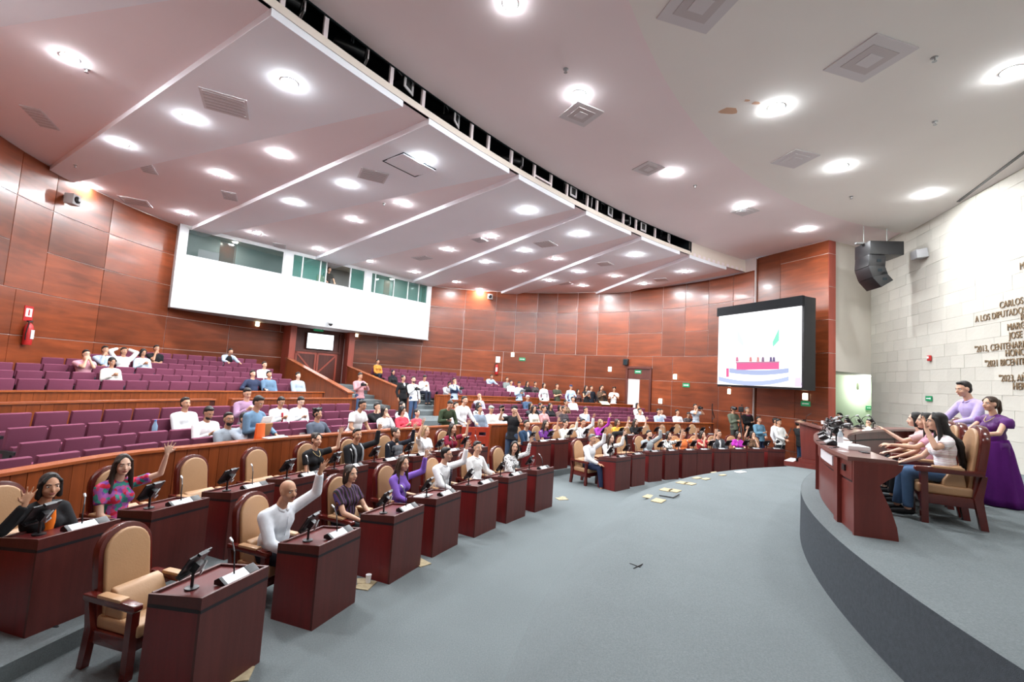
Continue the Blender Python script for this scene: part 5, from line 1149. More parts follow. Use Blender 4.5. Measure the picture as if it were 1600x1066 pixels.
# ---- first row right of the gate
R1 = [(2.70, 11.22), (3.23, 11.83), (3.87, 12.53), (4.46, 12.97), (5.08, 13.33), (5.64, 13.67), (6.33, 14.07), (6.98, 14.38), (7.70, 14.74), (8.52, 15.06)]
WR1 = [('the grey haired man in white shirt', 1), ('the long haired woman in white blouse', 1), ('nobody left of the black jacket on a chair', None), ('the bearded man in grey shirt', 1), ('the woman in black and white print', 1), ('the man in orange shirt', 1),
       ('the woman in coral dress', 1), ('the man in dark suit in the right front row', 1), ('the woman in magenta blouse in the right front row', 1), ('the person in brown print with a raised arm', 1)]
T1 = [station(c, 0, who, 'front row right of the gate', o, width_turn=min(0, -2.0 * i), push=.0, cshift=.26 if i < 2 else .08, dscale=.86 if i else 1) for i, (c, (who, o)) in enumerate(zip(R1, WR1))]
sitter(T1[0], 'grey haired man in white shirt at the left end of the right front row', dict(armR='desk', armL='fwdup', hair='short', lean=6, yaw=-6), lod=1, topc=WHITE, botc=NAVY, hairc='g', sk=1, extras=('moustache', collar(WHITE)), fwd=.10)
sitter(T1[1], 'woman in white blouse with very long dark hair raising her hand', dict(fem=True, armR='desk', armL='slant', hair='long', lean=8, yaw=-5), lod=1, topc=(.78, .77, .75), botc=BLACK, hairc='b', sk=3, s=.97, fwd=.12)
sitter(T1[3], 'bearded man in grey shirt raising his left arm before the podium side desks', dict(armR='desk', armL='fwdup', hair='short', lean=4, yaw=-8), lod=1, topc=(.34, .38, .40), botc=NAVY, sk=0, extras=('beard',), fwd=.08)
sitter(T1[4], 'woman in black and white print top with dark tied hair', dict(fem=True, armR='desk', armL='slant', hair='bob', top='short', lean=6, yaw=-5), lod=1, topc=BWP, botc=BLACK, sk=0, s=.97, fwd=.1)
sitter(T1[5], 'heavy man in bright orange shirt raising his hand', dict(armR='desk', armL='slant', hair='short', top='short', lean=2, fat=1.15, yaw=5), lod=1, topc=(.80, .20, .06), botc=NAVY, sk=1, fwd=.06)
sitter(T1[6], 'woman in coral sleeveless dress covering her mouth with one hand', dict(fem=True, armR='mouth', armL='slant', hair='bob', top='cap', lean=4, yaw=10), lod=1, topc=(.55, .08, .08), botc=(.5, .07, .08), hairc='d', sk=0, s=.97, fwd=.08)
sitter(T1[7], 'man in dark suit and white shirt in the right front row', dict(armR='desk', armL='desk', hair='short', top='jacket', lean=-2, fat=1.12, yaw=14), lod=1, topc=(.045, .048, .055), botc=(.04, .04, .05), sk=0, extras=('glasses', patch('white_shirt_front', (0, .092, .31), (.052, .052, .17), WHITE)), fwd=.06)
sitter(T1[8], 'woman in magenta blouse with dark bobbed hair in the right front row', dict(fem=True, armR='desk', armL='desk', hair='bob', top='short', lean=2, yaw=12), lod=1, topc=(.42, .035, .38), botc=BLACK, sk=0, s=.97, fwd=.08)
sitter(T1[9], 'person in brown print top holding one hand high at the right end', dict(fem=True, armR='fwdup', armL='chin', hair='bob', top='short', lean=2, yaw=8), lod=1, topc=PATT, botc=BLACK, sk=0, s=.98, fwd=.08, side=.25)
# ---- second row right of the gate
WR2 = [('the man in navy suit', 1), ('the woman in purple shawl', 1), ('the woman in cream blouse', 1), ('the man in white guayabera with arm up', 1), ('the woman in magenta dress with arm up', 1), ('the woman in yellow blouse', 1), ('the woman in black with glasses', 1),
       ('nobody right of the woman in black', None), ('nobody, second empty place of the right back row', None), ('nobody, third empty place of the right back row', None), ('nobody at the far right end of the back row', None)]
T2 = []
for k, x in enumerate([838, 866, 896, 921, 948, 975, 1004, 1030, 1054, 1078, 1101]):
    a = ang(x, 697 - k, 18.02); c = pol(18.02, a); T2.append(station(c, .15, WR2[k][0], 'back row right of the gate', WR2[k][1], width_turn=0, push=-.06, cshift=-.16, dscale=.9))
sitter(T2[0], 'man in navy suit with white shirt sitting upright beside the red gate', dict(armR='desk', armL='desk', hair='short', top='jacket', lean=0, yaw=-5), lod=1, topc=(.022, .05, .10), botc=(.02, .045, .09), sk=0, extras=(patch('white_shirt_front', (0, .092, .32), (.052, .052, .17), WHITE),), fwd=.08)
sitter(T2[1], 'woman in patterned purple shawl raising one hand', dict(fem=True, armR='desk', armL='slant', hair='long', top='short', lean=2, yaw=0), lod=1, topc=SHAWL, botc=BLACK, hairc='d', sk=0, s=.97, fwd=.08)
sitter(T2[2], 'woman in cream blouse with gathered dark hair raising one hand', dict(fem=True, armR='desk', armL='slant', hair='bun', lean=2, yaw=-10, fat=1.1), lod=1, topc=(.70, .66, .58), botc=BLACK, sk=0, s=.97, fwd=.08)
sitter(T2[3], 'man in white guayabera stretching his left arm straight up', dict(armR='desk', armL='fwdup', hair='short', lean=4, yaw=-10), lod=1, topc=WHITE, botc=NAVY, sk=1, fwd=.1)
sitter(T2[4], 'woman in magenta dress stretching her left arm up', dict(fem=True, armR='desk', armL='high', hair='bob', lean=4, yaw=-4), lod=1, topc=(.36, .04, .36), botc=(.3, .03, .3), hairc='y', sk=0, s=.97, fwd=.1)
sitter(T2[5], 'woman in yellow blouse with glasses and short hair', dict(fem=True, armR='desk', armL='slant', hair='bob', top='short', lean=2, yaw=4, fat=1.08), lod=1, topc=(.70, .36, .05), botc=BLACK, hairc='b', sk=0, s=.97, extras=('glasses',), fwd=.08)
sitter(T2[6], 'woman in black top with long dark hair in the right back row', dict(fem=True, armR='desk', armL='slant', hair='long', top='short', lean=0, yaw=6), lod=1, topc=BLACK, botc=BLACK, hairc='d', sk=3, s=.97, extras=('glasses',), fwd=.06)
# black jacket hung over the empty chair
cp, rz, xf = T1[2]; f = np.array([-math.sin(rz), math.cos(rz)]); sd = np.array([f[1], -f[0]]); cj = cp + f * -.36 - sd * .02
jk = Prim(); jk.cap((-.20, 0, 1.12), (.20, 0, 1.12), .075, .075); jk.ell((0, .0, .85), (.29, .10, .30)); jk.cap((-.25, .02, 1.05), (-.30, .06, .66), .06, .05); jk.cap((.25, .02, 1.05), (.30, .06, .66), .06, .05)
jo = jk.obj('hung_jacket', .018, 4); dg = bpy.context.evaluated_depsgraph_get(); me = bpy.data.meshes.new_from_object(jo.evaluated_get(dg)); bpy.data.objects.remove(jo); me.materials.clear(); me.materials.append(cloth(BLACK))
tag(put('hung_jacket', me, None, (cj[0], cj[1], 0), rz), 'black jacket hung over the back of an empty armchair', 'jacket')

# ================================================================== AUDIENCE
FIG = dict(m0=dict(armR='lap', armL='lap'), m1=dict(armR='chin', armL='fold', lean=4), m2=dict(armR='phone', armL='lap', nod=24, lean=2), m3=dict(armR='rest', armL='rest', lean=-12),
           f0=dict(fem=True, armR='lap', armL='lap', hair='long'), f1=dict(fem=True, armR='lap', armL='chin', hair='bob'), f2=dict(fem=True, armR='phone', armL='lap', hair='pony', nod=20), f3=dict(fem=True, armR='lap', armL='lap', hair='bun'), fh=dict(fem=True, armR='lap', armL='lap', hair='hijab'),
           mh=dict(armR='head', armL='head', lean=-6, hair='short'), ml=dict(armR='reach', armL='reach', lean=24), mc=dict(armR='lap', armL='lap', hair='cap'), mb=dict(armR='chin', armL='lap', hair='bald'), mg=dict(armR='mouth', armL='mouth', lean=2, hair='short'), mk=dict(armR='lap', armL='rest', hair='curly'))
ROWA = {}
def snap(R, a):
    a1 = ROWA[R] ; st = math.degrees(SEATP / R); return a1 - st * round((a1 - a) / st)
LL = dict(zip(LOWR, [math.degrees(-2.88 / 21.4), math.degrees(-3.03 / 22.3), math.degrees(-2.64 / 23.2), math.degrees(-3.85 / 24.1)]))
RL = dict(zip(LOWR, [31.0, 30.4, 29.8, 28.2]))
UL = dict(zip(UPR, [-8.6, -8.4, -8.2, -8.0, -7.9, -7.7])); UR = dict(zip(UPR, [22.0, 21.2, 19.5, 18.0, 16.0, 13.5]))
USED = set()
def aud(label, x, y, blk, fig, topc, lod=2, R=None, **k):
    tab, Rs, Zs = dict(LL=(LL, LOWR, LOWZ), RL=(RL, LOWR, LOWZ), UL=(UL, UPR, UPZ), UR=(UR, UPR, UPZ))[blk]
    best = sorted((abs(oncyl(x, y, r)[2] - (z + .46 + .79)), r, z) for r, z in zip(Rs, Zs))
    if R is not None: best = [(0, r, z) for r, z in zip(Rs, Zs) if abs(r - R) < .1]
    for _, r, z in best:
        a = ang(x, y, r); st = math.degrees(SEATP / r); a = tab[r] - st * round((tab[r] - a) / st) if blk != 'LL' else a
        if (r, round(a, 2)) not in USED: break
    USED.add((r, round(a, 2))); OCC.append((r, a))
    p = pol(r - .20, a); kw = dict(FIG[fig]); kw.update(k.pop('kw', {}))
    person(label, (p[0], p[1], z + .465), face_to(p, O) + math.radians(k.pop('turn', 0)), dict(sit=True, lod=lod, **kw), topc=topc, **k)
def stander(label, x, y, R, z, kw, topc, lod=1, turn=0, **k):
    h = oncyl(x, y, R); rz = face_to(h, O) + math.radians(turn); person(label, None, rz, dict(sit=False, lod=lod, **kw), topc=topc, place=('cyl', x, y, R, z), **k)
LB = (.42, .52, .66); TEAL = (.10, .22, .28)
# lower left block
aud('man in white shirt with folded arms near the left blue bottle', 284, 626, 'LL', 'm0', WHITE, 1, sk=1, kw=dict(fat=1.1))
aud('bearded man in white shirt looking down at his phone, lower left block', 312, 648, 'LL', 'm2', (.78, .74, .76), 1, sk=1, extras=('beard',), kw=dict(fat=1.1))
aud('bearded man in glasses and grey polo behind the left railing', 349, 661, 'LL', 'm0', (.33, .37, .42), 1, sk=1, extras=('glasses', 'beard'), kw=dict(top='short', yaw=-15))
aud('young man in pale blue shirt behind the left railing, hand at his chin', 365, 672, 'LL', 'm1', (.58, .65, .74), 1, sk=0)
aud('man in white shirt with dark tie in the fourth row behind the denim shirt', 429, 628, 'LL', 'm2', WHITE, 1, extras=(strip('necktie', [(0, .128, .43), (0, .15, .30), (0, .15, .12)], .022, (.3, .02, .03)),))
aud('young man in white shirt looking down in the fourth row of the lower left block', 460, 630, 'LL', 'm2', WHITE, 1, sk=3)
aud('dark haired man peering over the left railing next to a raised hand', 488, 668, 'LL', 'mk', (.10, .12, .16), 1, sk=1)
aud('man in black shirt with hand on chin, third row near the aisle', 579, 639, 'LL', 'm1', BLACK, sk=0)
aud('woman in white blouse and glasses, lower left block near the aisle', 596, 640, 'LL', 'f1', WHITE, sk=0, extras=('glasses',))
aud('woman in white top beside the stairs behind the coral dresses', 624, 637, 'LL', 'f3', WHITE, sk=3)
aud('woman in coral dress looking down behind the railing', 623, 652, 'LL', 'f2', (.55, .05, .08), sk=0, kw=dict(hair='bob'))
aud('girl in coral dress beside the woman in coral dress', 646, 652, 'LL', 'f3', (.56, .07, .10), sk=3, s=.9)
# upper left block
aud('man in glasses and pink polo with hands at his mouth', 106, 571, 'UL', 'mg', (.62, .32, .38), sk=0, extras=('glasses',), kw=dict(top='short', fat=1.1), R=29.1)
aud('man in pale blue shirt behind the woman in white sweater, upper left', 158, 560, 'UL', 'm1', LB, R=30.0)
aud('woman in white sweater with head bowed, upper left block', 155, 571, 'UL', 'f2', (.72, .70, .66), R=28.2)
aud('person in white sweater with both hands behind the head', 189, 560, 'UL', 'mh', (.75, .73, .70), R=30.0)
aud('woman in pale denim jacket with dark scarf, upper left block', 220, 566, 'UL', 'f2', (.55, .62, .70), R=30.0, kw=dict(hair='bob'))
aud('man in black t shirt with hand on cheek by the left wall', 238, 554, 'UL', 'm1', BLACK, sk=1, R=30.9, kw=dict(top='short'))
aud('man in black vest leaning forward in the last row under the booth', 345, 547, 'UL', 'ml', LB, sk=1, R=31.8, extras=(patch('black_vest', (0, .01, .30), (.175, .15, .22), BLACK),))
aud('man in white shirt at the aisle end of the upper left block', 414, 573, 'UL', 'm0', WHITE, sk=0)
aud('man in steel blue shirt at the aisle end of the upper left block', 417, 584, 'UL', 'm0', (.12, .20, .30), sk=1)
aud('man in navy shirt leaning back in the front row of the upper left block', 395, 599, 'UL', 'm3', (.03, .04, .08), sk=0)
aud('man in grey blue shirt at the right end of the upper left front row', 460, 594, 'UL', 'm0', (.36, .44, .52), sk=3, R=27.3)
# upper right block
aud('woman in mustard top in the last row beside the booth', 589, 571, 'UR', 'f3', (.50, .22, .04), R=31.8)
aud('woman in black with a dark headscarf, upper right block', 605, 583, 'UR', 'fh', BLACK, hairc=(.02, .02, .022))
aud('man in white shirt behind the bearded photographer', 665, 593, 'UR', 'm2', WHITE)
aud('boy in white shirt leaning on the parapet', 687, 607, 'UR', 'ml', WHITE, R=27.3)
aud('second boy in white shirt leaning on the parapet, to the right', 696, 606, 'UR', 'ml', (.72, .74, .78), R=27.3)
aud('man in pale blue shirt leaning on a seat in the last rows', 755, 591, 'UR', 'ml', LB, R=30.0)
aud('man in grey green shirt under the back wall', 786, 594, 'UR', 'm0', (.20, .23, .22), R=29.1)
aud('man in white shirt next to the grey green shirt under the back wall', 793, 596, 'UR', 'm0', WHITE, R=28.2)
aud('woman in black top with loose hair under the back wall', 822, 603, 'UR', 'f0', BLACK, R=28.2)
aud('woman in dark print top with hair tied high under the back wall', 836, 603, 'UR', 'f3', (.06, .05, .05), R=28.2)
# lower right block
aud('man in white shirt with glasses behind the man in olive sweater', 714, 634, 'RL', 'm0', WHITE, extras=('glasses',), sk=3)
aud('bald man in lavender shirt with hand at his chin', 743, 629, 'RL', 'mb', (.46, .44, .58), sk=1, R=24.1)
aud('man in grey jacket seated behind the right railing end', 741, 645, 'RL', 'm0', (.2, .24, .3))
aud('woman with dark hair and printed top near the gate', 748, 653, 'RL', 'f0', BWP)
aud('person in green grey cap behind the right railing', 763, 650, 'RL', 'mc', (.7, .68, .64), hairc='gr')
aud('man in white shirt seen from behind the railing, left of the cap man', 784, 654, 'RL', 'm0', WHITE)
aud('man in navy vest and white cap leaning forward, lower right block', 821, 630, 'RL', 'mc', (.05, .09, .16), hairc='w', R=24.1)
aud('woman in cream blouse in the lower right block', 836, 637, 'RL', 'f0', (.68, .62, .52))
aud('photographer in dark top seated low behind the railing', 822, 650, 'RL', 'f1', (.05, .05, .06), kw=dict(armR='camera', armL='camera'))
aud('woman in dark jacket with camera seated behind the railing', 836, 649, 'RL', 'f3', (.07, .06, .08), kw=dict(armR='camera', armL='camera'))
aud('woman in dusty pink blouse behind the right railing', 851, 646, 'RL', 'f3', (.55, .28, .28))
aud('woman in black dress with long dark hair, lower right block', 862, 634, 'RL', 'f0', BLACK)
aud('woman in dark brown print blouse, lower right block', 875, 631, 'RL', 'f3', PATT)
aud('woman in dark print dress with bun, lower right block', 881.7, 643, 'RL', 'f3', (.05, .04, .045))
aud('man in white shirt next to the brown print blouse', 887.6, 632, 'RL', 'm0', WHITE, R=24.1)
aud('small woman peeking over the railing below the black dress', 872, 653, 'RL', 'f1', (.2, .12, .10), s=.93)
aud('man in pale blue shirt turned sideways, lower right block', 903.6, 645, 'RL', 'm1', (.60, .68, .78))
aud('woman in cream top near the right end of the lower block', 991.5, 636, 'RL', 'f1', (.72, .66, .60))
aud('man in white shirt in front of the woman in cream top, right end', 998, 644, 'RL', 'm0', WHITE)
aud('man in light blue shirt at the right end of the lower block', 1022, 644, 'RL', 'm0', LB)
aud('boy in pale shirt in front of the light blue shirt', 1024, 653, 'RL', 'm0', (.66, .7, .74), s=.9)
aud('man in white shirt alone at the far right of the lower block', 1048, 652, 'RL', 'm0', WHITE)
aud('dark haired head showing above the railing below the photographer', 1067, 656, 'RL', 'm2', (.1, .08, .08), s=.9)
# standing people
stander('man in lavender shirt standing and looking down among the left seats', 385, 629, 22.75, .29, dict(armR='phone', armL='front', nod=20), (.36, .22, .34), botc=(.36, .36, .36), sk=0, turn=-10)
stander('man in denim shirt standing with folder and white papers behind the railing', 405, 622, 20.95, .25, dict(armR='book', armL='rail', nod=24, lean=4), (.14, .24, .36), botc=(.30, .36, .44), sk=1, turn=14)
stander('heavy man in white polo and glasses leaning on the railing', 566, 640, 20.75, .18, dict(armR='rail', armL='rail', lean=16, fat=1.2, top='short', nod=8), (.76, .76, .78), botc=NAVY, sk=1, extras=('glasses',), turn=8)
stander('man in pink shirt holding a camera in the cross aisle', 562, 599, 25.6, .75, dict(armR='phone', armL='phone', nod=16), (.52, .26, .28), botc=JEAN, sk=1)
stander('woman in black suit standing by the parapet end', 630, 597, 25.4, .75, dict(fem=True, armR='side', armL='side', hair='bun', top='jacket'), BLACK, botc=BLACK, lod=2, extras=(patch('white_collar', (0, .085, .42), (.035, .05, .09), WHITE),))
stander('bearded photographer in white shirt and jeans by the stairs', 646, 596, 24.9, .72, dict(armR='phone', armL='side', yaw=-20), WHITE, botc=JEAN, lod=1, sk=0, extras=('beard', strip('camera_strap', [(.10, .0, .50), (.04, .14, .38), (-.09, .16, .2), (-.16, .08, .05)], .012, BLACK)))
stander('man in navy vest and pale shirt standing with a camera', 710, 598, 25.3, .75, dict(armR='chin', armL='phone'), LB, botc=NAVY, lod=1, extras=(patch('navy_vest', (0, .0, .28), (.185, .15, .25), (.02, .03, .07)),))
stander('man in olive green sweater leaning over the railing at his phone', 703, 640, 20.75, .18, dict(armR='phone', armL='rail', lean=22, nod=26), (.045, .065, .035), botc=NAVY, sk=0, turn=-16)
stander('man in white shirt standing at the gate with one hand on it', 725.5, 636, 20.8, .18, dict(armR='rail', armL='rail', lean=4), WHITE, botc=(.1, .1, .12), sk=0, s=1.04)
stander('man in black t shirt, cap and jeans filming with his phone', 804, 637, 18.75, .15, dict(armR='film', armL='film', hair='cap', top='short', yaw=-6), BLACK, botc=(.05, .075, .13), hairc=(.015, .015, .018), sk=0, turn=-75, lod=0)
stander('man in light blue shirt reading papers at the upper parapet', 811, 605, 26.0, .75, dict(armR='book', armL='book', nod=24), (.42, .54, .70), botc=NAVY, lod=2)
stander('woman in white jacket standing at the parapet', 850, 609, 25.8, .75, dict(fem=True, armR='side', armL='side', hair='bob', top='jacket'), (.66, .68, .68), botc=BLACK, lod=2)
stander('man in olive t shirt standing with arms folded', 870.7, 602, 26.0, .75, dict(armR='fold', armL='front', top='short'), (.05, .055, .035), botc=BLACK, lod=2)
stander('man in blue cap and light blue shirt behind the papers parapet', 892, 612, 25.7, .75, dict(armR='side', armL='front', hair='cap'), (.40, .52, .70), botc=NAVY, hairc=(.03, .05, .12), lod=2)
stander('woman with dark hair half hidden behind the papers parapet', 903, 618, 26.2, .60, dict(fem=True, armR='side', armL='side', hair='bob'), (.10, .05, .05), lod=2, s=.95)
stander('woman in black sleeveless top holding a paper', 916, 609, 25.6, .75, dict(fem=True, armR='phone', armL='book', hair='long', top='cap'), BLACK, botc=BLACK, lod=2)
stander('person in black standing close behind the sleeveless top woman', 924, 611, 26.1, .75, dict(armR='side', armL='side'), (.02, .02, .022), lod=2)
stander('person in brown jacket holding a phone with both hands', 939, 609, 25.6, .75, dict(armR='phone', armL='phone', hair='bob', fem=True, top='jacket'), (.09, .055, .035), botc=BLACK, lod=2)
stander('tall man in dark shirt behind the brown jacket', 941, 602, 26.3, .75, dict(armR='side', armL='side'), (.03, .03, .032), lod=2, s=1.04)
stander('curly haired man in white t shirt looking sideways', 959.5, 608, 25.7, .75, dict(armR='front', armL='phone', hair='curly', top='short'), (.74, .72, .70), lod=2, turn=-40)
stander('man in grey blue shirt with a shoulder strap by the side doorway', 984, 615, 25.7, .75, dict(armR='front', armL='side', yaw=-30), (.34, .42, .50), lod=2, extras=(strip('bag_strap', [(.12, .0, .48), (0, .14, .3), (-.14, .1, .08)], .012, BLACK),))
stander('person in maroon top and black face mask by the side doorway', 1000, 619, 25.3, .75, dict(fem=True, armR='phone', armL='front', hair='bob'), (.20, .03, .07), botc=BLACK, lod=2, extras=('mask',))
stander('man in black suit and white shirt in front of the side doorway', 1007.5, 612, 25.9, .75, dict(armR='side', armL='side', top='jacket'), BLACK, botc=BLACK, lod=2, extras=(patch('white_shirt_front', (0, .092, .33), (.052, .052, .17), WHITE),))
stander('cameraman in grey shirt and jeans raising a camera to his eye', 1087, 627, 20.5, .25, dict(armR='camera', armL='camera', top='short'), (.44, .48, .54), botc=(.12, .2, .32), lod=1)
stander('man in utility vest with folded arms by the tripod', 1146, 629, 18.6, .30, dict(armR='fold', armL='front'), (.12, .14, .10), botc=(.05, .05, .045), lod=1)
stander('camera operator in black with dark red scarf behind the tripod', 1168, 634, 18.5, .30, dict(armR='front', armL='side', fat=1.12), BLACK, botc=BLACK, lod=1, hairc='g', extras=(strip('scarf', [(-.09, .03, .50), (-.05, .10, .46), (.05, .10, .46), (.09, .03, .50)], .03, (.15, .03, .07)),))
stander('man in teal blue shirt standing against the panelled wall', 1186, 653, 17.6, .0, dict(armR='front', armL='clasp'), (.12, .24, .33), botc=NAVY, lod=1, sk=1)
stander('young man in white shirt behind the white sweater man', 1212, 658, 17.2, .0, dict(armR='side', armL='side'), WHITE, lod=1, turn=20)
stander('man in white sweater holding a long microphone boom', 1217, 664, 16.75, .0, dict(armR='clasp', armL='front', nod=12), (.70, .71, .69), botc=BLACK, lod=1)
stander('photographer in black jacket aiming a camera by the podium', 1248, 668, 16.5, .0, dict(armR='film', armL='film', top='jacket'), (.022, .024, .026), botc=(.03, .06, .12), lod=1, turn=75, extras=(patch('white_shirt_front', (0, .092, .24), (.052, .052, .17), (.6, .6, .6)),))
stander('person in navy behind the black jacket photographer', 1258, 671, 16.9, .0, dict(armR='side', armL='side'), (.03, .04, .12), lod=1, turn=60)
p = on_back(508, 437); q = booth_pt(bs(522, 438)[0], .75, 0); person('technician in dark shirt looking out of the open booth window', (q[0], q[1], wz0 - .72), brz + PI, dict(sit=False, lod=1, armR='rail', armL='rail', top='short', lean=10), topc=(.05, .05, .05), sk=0, s=1.0)
# ================================================================== PEOPLE ON AND AROUND THE STAGE
ZST = 1.08
def outdir(a): v = pol(1, a, OS) - OS; return v
DCH = [-15.6, -11.7, -7.8, -3.9, 0.0, 3.9, 7.8, 11.7]
for k, a in enumerate(DCH):
    p = pol(10.32, a, OS); make_chair(p[0], p[1], ZST, face_to(OS, p), '%s tan arched armchair from the camera behind the dais table' % ordn(k), 'dais armchairs', 1.0)
def dais_sitter(a, label, kw, fwd=.05, turn=0, **k):
    v = outdir(a); p = pol(10.32, a, OS) + v * fwd; person(label, (p[0], p[1], ZST + .455), face_to(OS, p) + math.radians(turn), dict(sit=True, lod=k.pop('lod', 0), **kw), **k)
dais_sitter(DCH[0], 'woman in pink striped white blouse with very long black hair at the dais', dict(fem=True, armR='desk', armL='bent', hair='verylong', top='short', lean=6, yaw=-6, fat=1.05), topc=STRIPED, botc=(.07, .13, .24), sk=0, s=1.0, extras=('glasses',), fwd=-.06)
dais_sitter(DCH[1], 'woman in pink lace blouse half hidden behind the striped blouse at the dais', dict(fem=True, armR='desk', armL='reach', hair='long', top='short', lean=8, yaw=0), topc=(.60, .30, .38), botc=BLACK, sk=0, s=.98, fwd=-.12)
dais_sitter(DCH[2], 'third person at the dais in pale pink with an arm stretched over the papers', dict(fem=True, armR='desk', armL='point', hair='bob', top='short', lean=6), topc=(.66, .45, .45), botc=BLACK, sk=3, lod=1, s=.96, fwd=-.08)
def long_skirt(t, c):
    b = MB(); V = []; F = []; n = 56; prof = [(.145, 1.03), (.165, .96), (.19, .84), (.22, .62), (.26, .36), (.31, .12), (.33, .015)]
    for i, (r, z) in enumerate(prof):
        for k in range(n):
            a = 2 * PI * k / n; rr_ = r * (1 + .085 * (i / 6) * math.cos(9 * a + .8 * math.sin(2 * a)) + .03 * (i / 6) * math.cos(4 * a)); V.append((rr_ * math.cos(a) * 1.05, rr_ * math.sin(a) * (.85 + .03 * i) - .03 * i / 6, z))
    for i in range(len(prof) - 1):
        for k in range(n): F.append((i * n + k, i * n + (k + 1) % n, (i + 1) * n + (k + 1) % n, (i + 1) * n + k))
    F += [tuple(range(n)), tuple(range(6 * n, 7 * n))[::-1]]
    b.add(V, F).build('long_skirt', cloth((.085, .008, .13)), t, smooth=True)
def puff(t, c):
    for s in (-1, 1):
        p = Prim()
        q = c['tp'](s * (c['sh'] + .03), .0, .40); MB().lathe([(.02, .075), (.06, .07), (.082, .03), (.086, -.03), (.075, -.08), (.05, -.085)], n=14).build('puff_sleeve', mat('violet_satin', (.11, .02, .17), .55, .3), t, smooth=True).location = tuple(q)
mat('satin_purple', (.085, .008, .13), .45, .4)
person('woman in long purple satin dress with tied brown hair standing by the dais chairs', None, face_to((7.86, 7.42), (2.5, 7.6)), dict(sit=False, fem=True, lod=0, armR='chairback', armL='chairback', hair='pony', top='cap', fat=1.12, lean=4, yaw=0), topc=MATS['satin_purple'], botc=(.085, .008, .13), hairc='b', sk=0, s=.97, place=('Y', 1547, 634, 7.15, ZST), extras=(long_skirt, puff, necklace()))
person('tall man in lavender shirt leaning over the dais chairs', None, face_to((7.0, 7.4), (2.5, 8.2)), dict(sit=False, lod=0, armR='chairback', armL='chairback', hair='short', lean=12, nod=12), topc=(.44, .36, .62), botc=(.03, .03, .05), sk=0, s=1.14, place=('Y', 1505, 600, 8.15, ZST), extras=(collar((.46, .38, .64)),))
person('man in black t shirt standing in the pale corridor', None, PI * .55, dict(sit=False, lod=1, armR='front', armL='phone', hair='short', top='short'), topc=BLACK, botc=BLACK, sk=0, place=('Y', 1311, 646, 17.9, .0), s=1.18)
person('woman in black with long hair seated in the pale corridor', None, PI * .45, dict(sit=True, fem=True, lod=1, armR='lap', armL='phone', hair='long', top='long', nod=14), topc=BLACK, botc=BLACK, sk=3, place=('Y', 1323, 657, 17.7, .92))
person('man in glasses and brown jacket beyond the far end of the dais', None, PI * .62, dict(sit=False, lod=1, armR='front', armL='chin', hair='short', top='jacket'), topc=(.16, .07, .035), botc=BLACK, sk=0, place=('Y', 1357, 660, 14.7, .39), extras=('glasses',), s=.92)
OUT = spawn()
def wpos(label, local):
    t, c = OUT[label]; q = np.asarray(local) * t.scale[0]; a = t.rotation_euler.z; return np.array([t.location.x + q[0] * math.cos(a) - q[1] * math.sin(a), t.location.y + q[0] * math.sin(a) + q[1] * math.cos(a), t.location.z + q[2]]), a
def prop_camera(who, label, h=1, off=(0, .05, .04), up=True, s=1):
    t, c = OUT[who]; p, a = wpos(who, c['hands'][h] + np.array(off)); o = thing('photo_camera', label, 'camera', p, a, None, s)
    MB().box((0, 0, 0), (.14, .07, .10)).box((0, .0, .06), (.06, .06, .035)).build('camera_body', M['black'], o, bevel=.008); MB().tube([(0, .03, 0), (0, .10, 0), (0, .16, 0)], [.04, .04, .045], 12).build('lens', M['black'], o); return o
def prop_flat(who, name, label, cat, d, m, h=1, off=(0, .06, .02), tilt=.6, s=1):
    t, c = OUT[who]; p, a = wpos(who, c['hands'][h] + np.array(off)); o = tag(put(name, MB().box((0, 0, 0), d).mesh(name, m, bevel=min(d) * .25), None, p), label, cat); o.rotation_euler = (tilt, 0, a); return o
prop_camera('man in pink shirt holding a camera in the cross aisle', 'camera held by the man in pink shirt')
prop_camera('bearded photographer in white shirt and jeans by the stairs', 'camera held by the bearded photographer in white', off=(0, .06, 0))
prop_camera('man in navy vest and pale shirt standing with a camera', 'camera held by the man in navy vest', h=-1)
prop_camera('cameraman in grey shirt and jeans raising a camera to his eye', 'camera raised by the cameraman in grey shirt', off=(-.06, .06, .06))
prop_camera('photographer in dark top seated low behind the railing', 'camera of the seated photographer in dark top', off=(-.06, .06, .06))
prop_camera('woman in dark jacket with camera seated behind the railing', 'camera of the woman in dark jacket', off=(-.06, .06, .06))
prop_camera('photographer in black jacket aiming a camera by the podium', 'camera aimed by the photographer in black jacket', off=(-.05, .06, .05))
prop_flat('man in black t shirt, cap and jeans filming with his phone', 'smartphone', 'dark smartphone held up by the man in black t shirt', 'phone', (.08, .012, .16), M['black'], off=(-.04, .06, .08), tilt=-.2)
prop_flat('man in olive green sweater leaning over the railing at his phone', 'smartphone', 'smartphone in the hands of the man in olive sweater', 'phone', (.075, .15, .01), M['black'], tilt=.4)
prop_flat('man in denim shirt standing with folder and white papers behind the railing', 'folder', 'brown leather folder held by the man in denim shirt', 'folder', (.30, .03, .24), M['leather_d'], off=(-.03, .06, -.02), tilt=-.25)
prop_flat('man in denim shirt standing with folder and white papers behind the railing', 'paper_sheaf', 'sheaf of white papers above the brown folder of the denim man', 'papers', (.28, .015, .20), M['paper'], off=(-.05, .045, .13), tilt=-.35)
prop_flat('woman in black sleeveless top holding a paper', 'paper_sheet', 'paper held by the woman in sleeveless black top', 'paper', (.21, .01, .28), M['paper'], off=(.02, .05, .08), tilt=-.7)
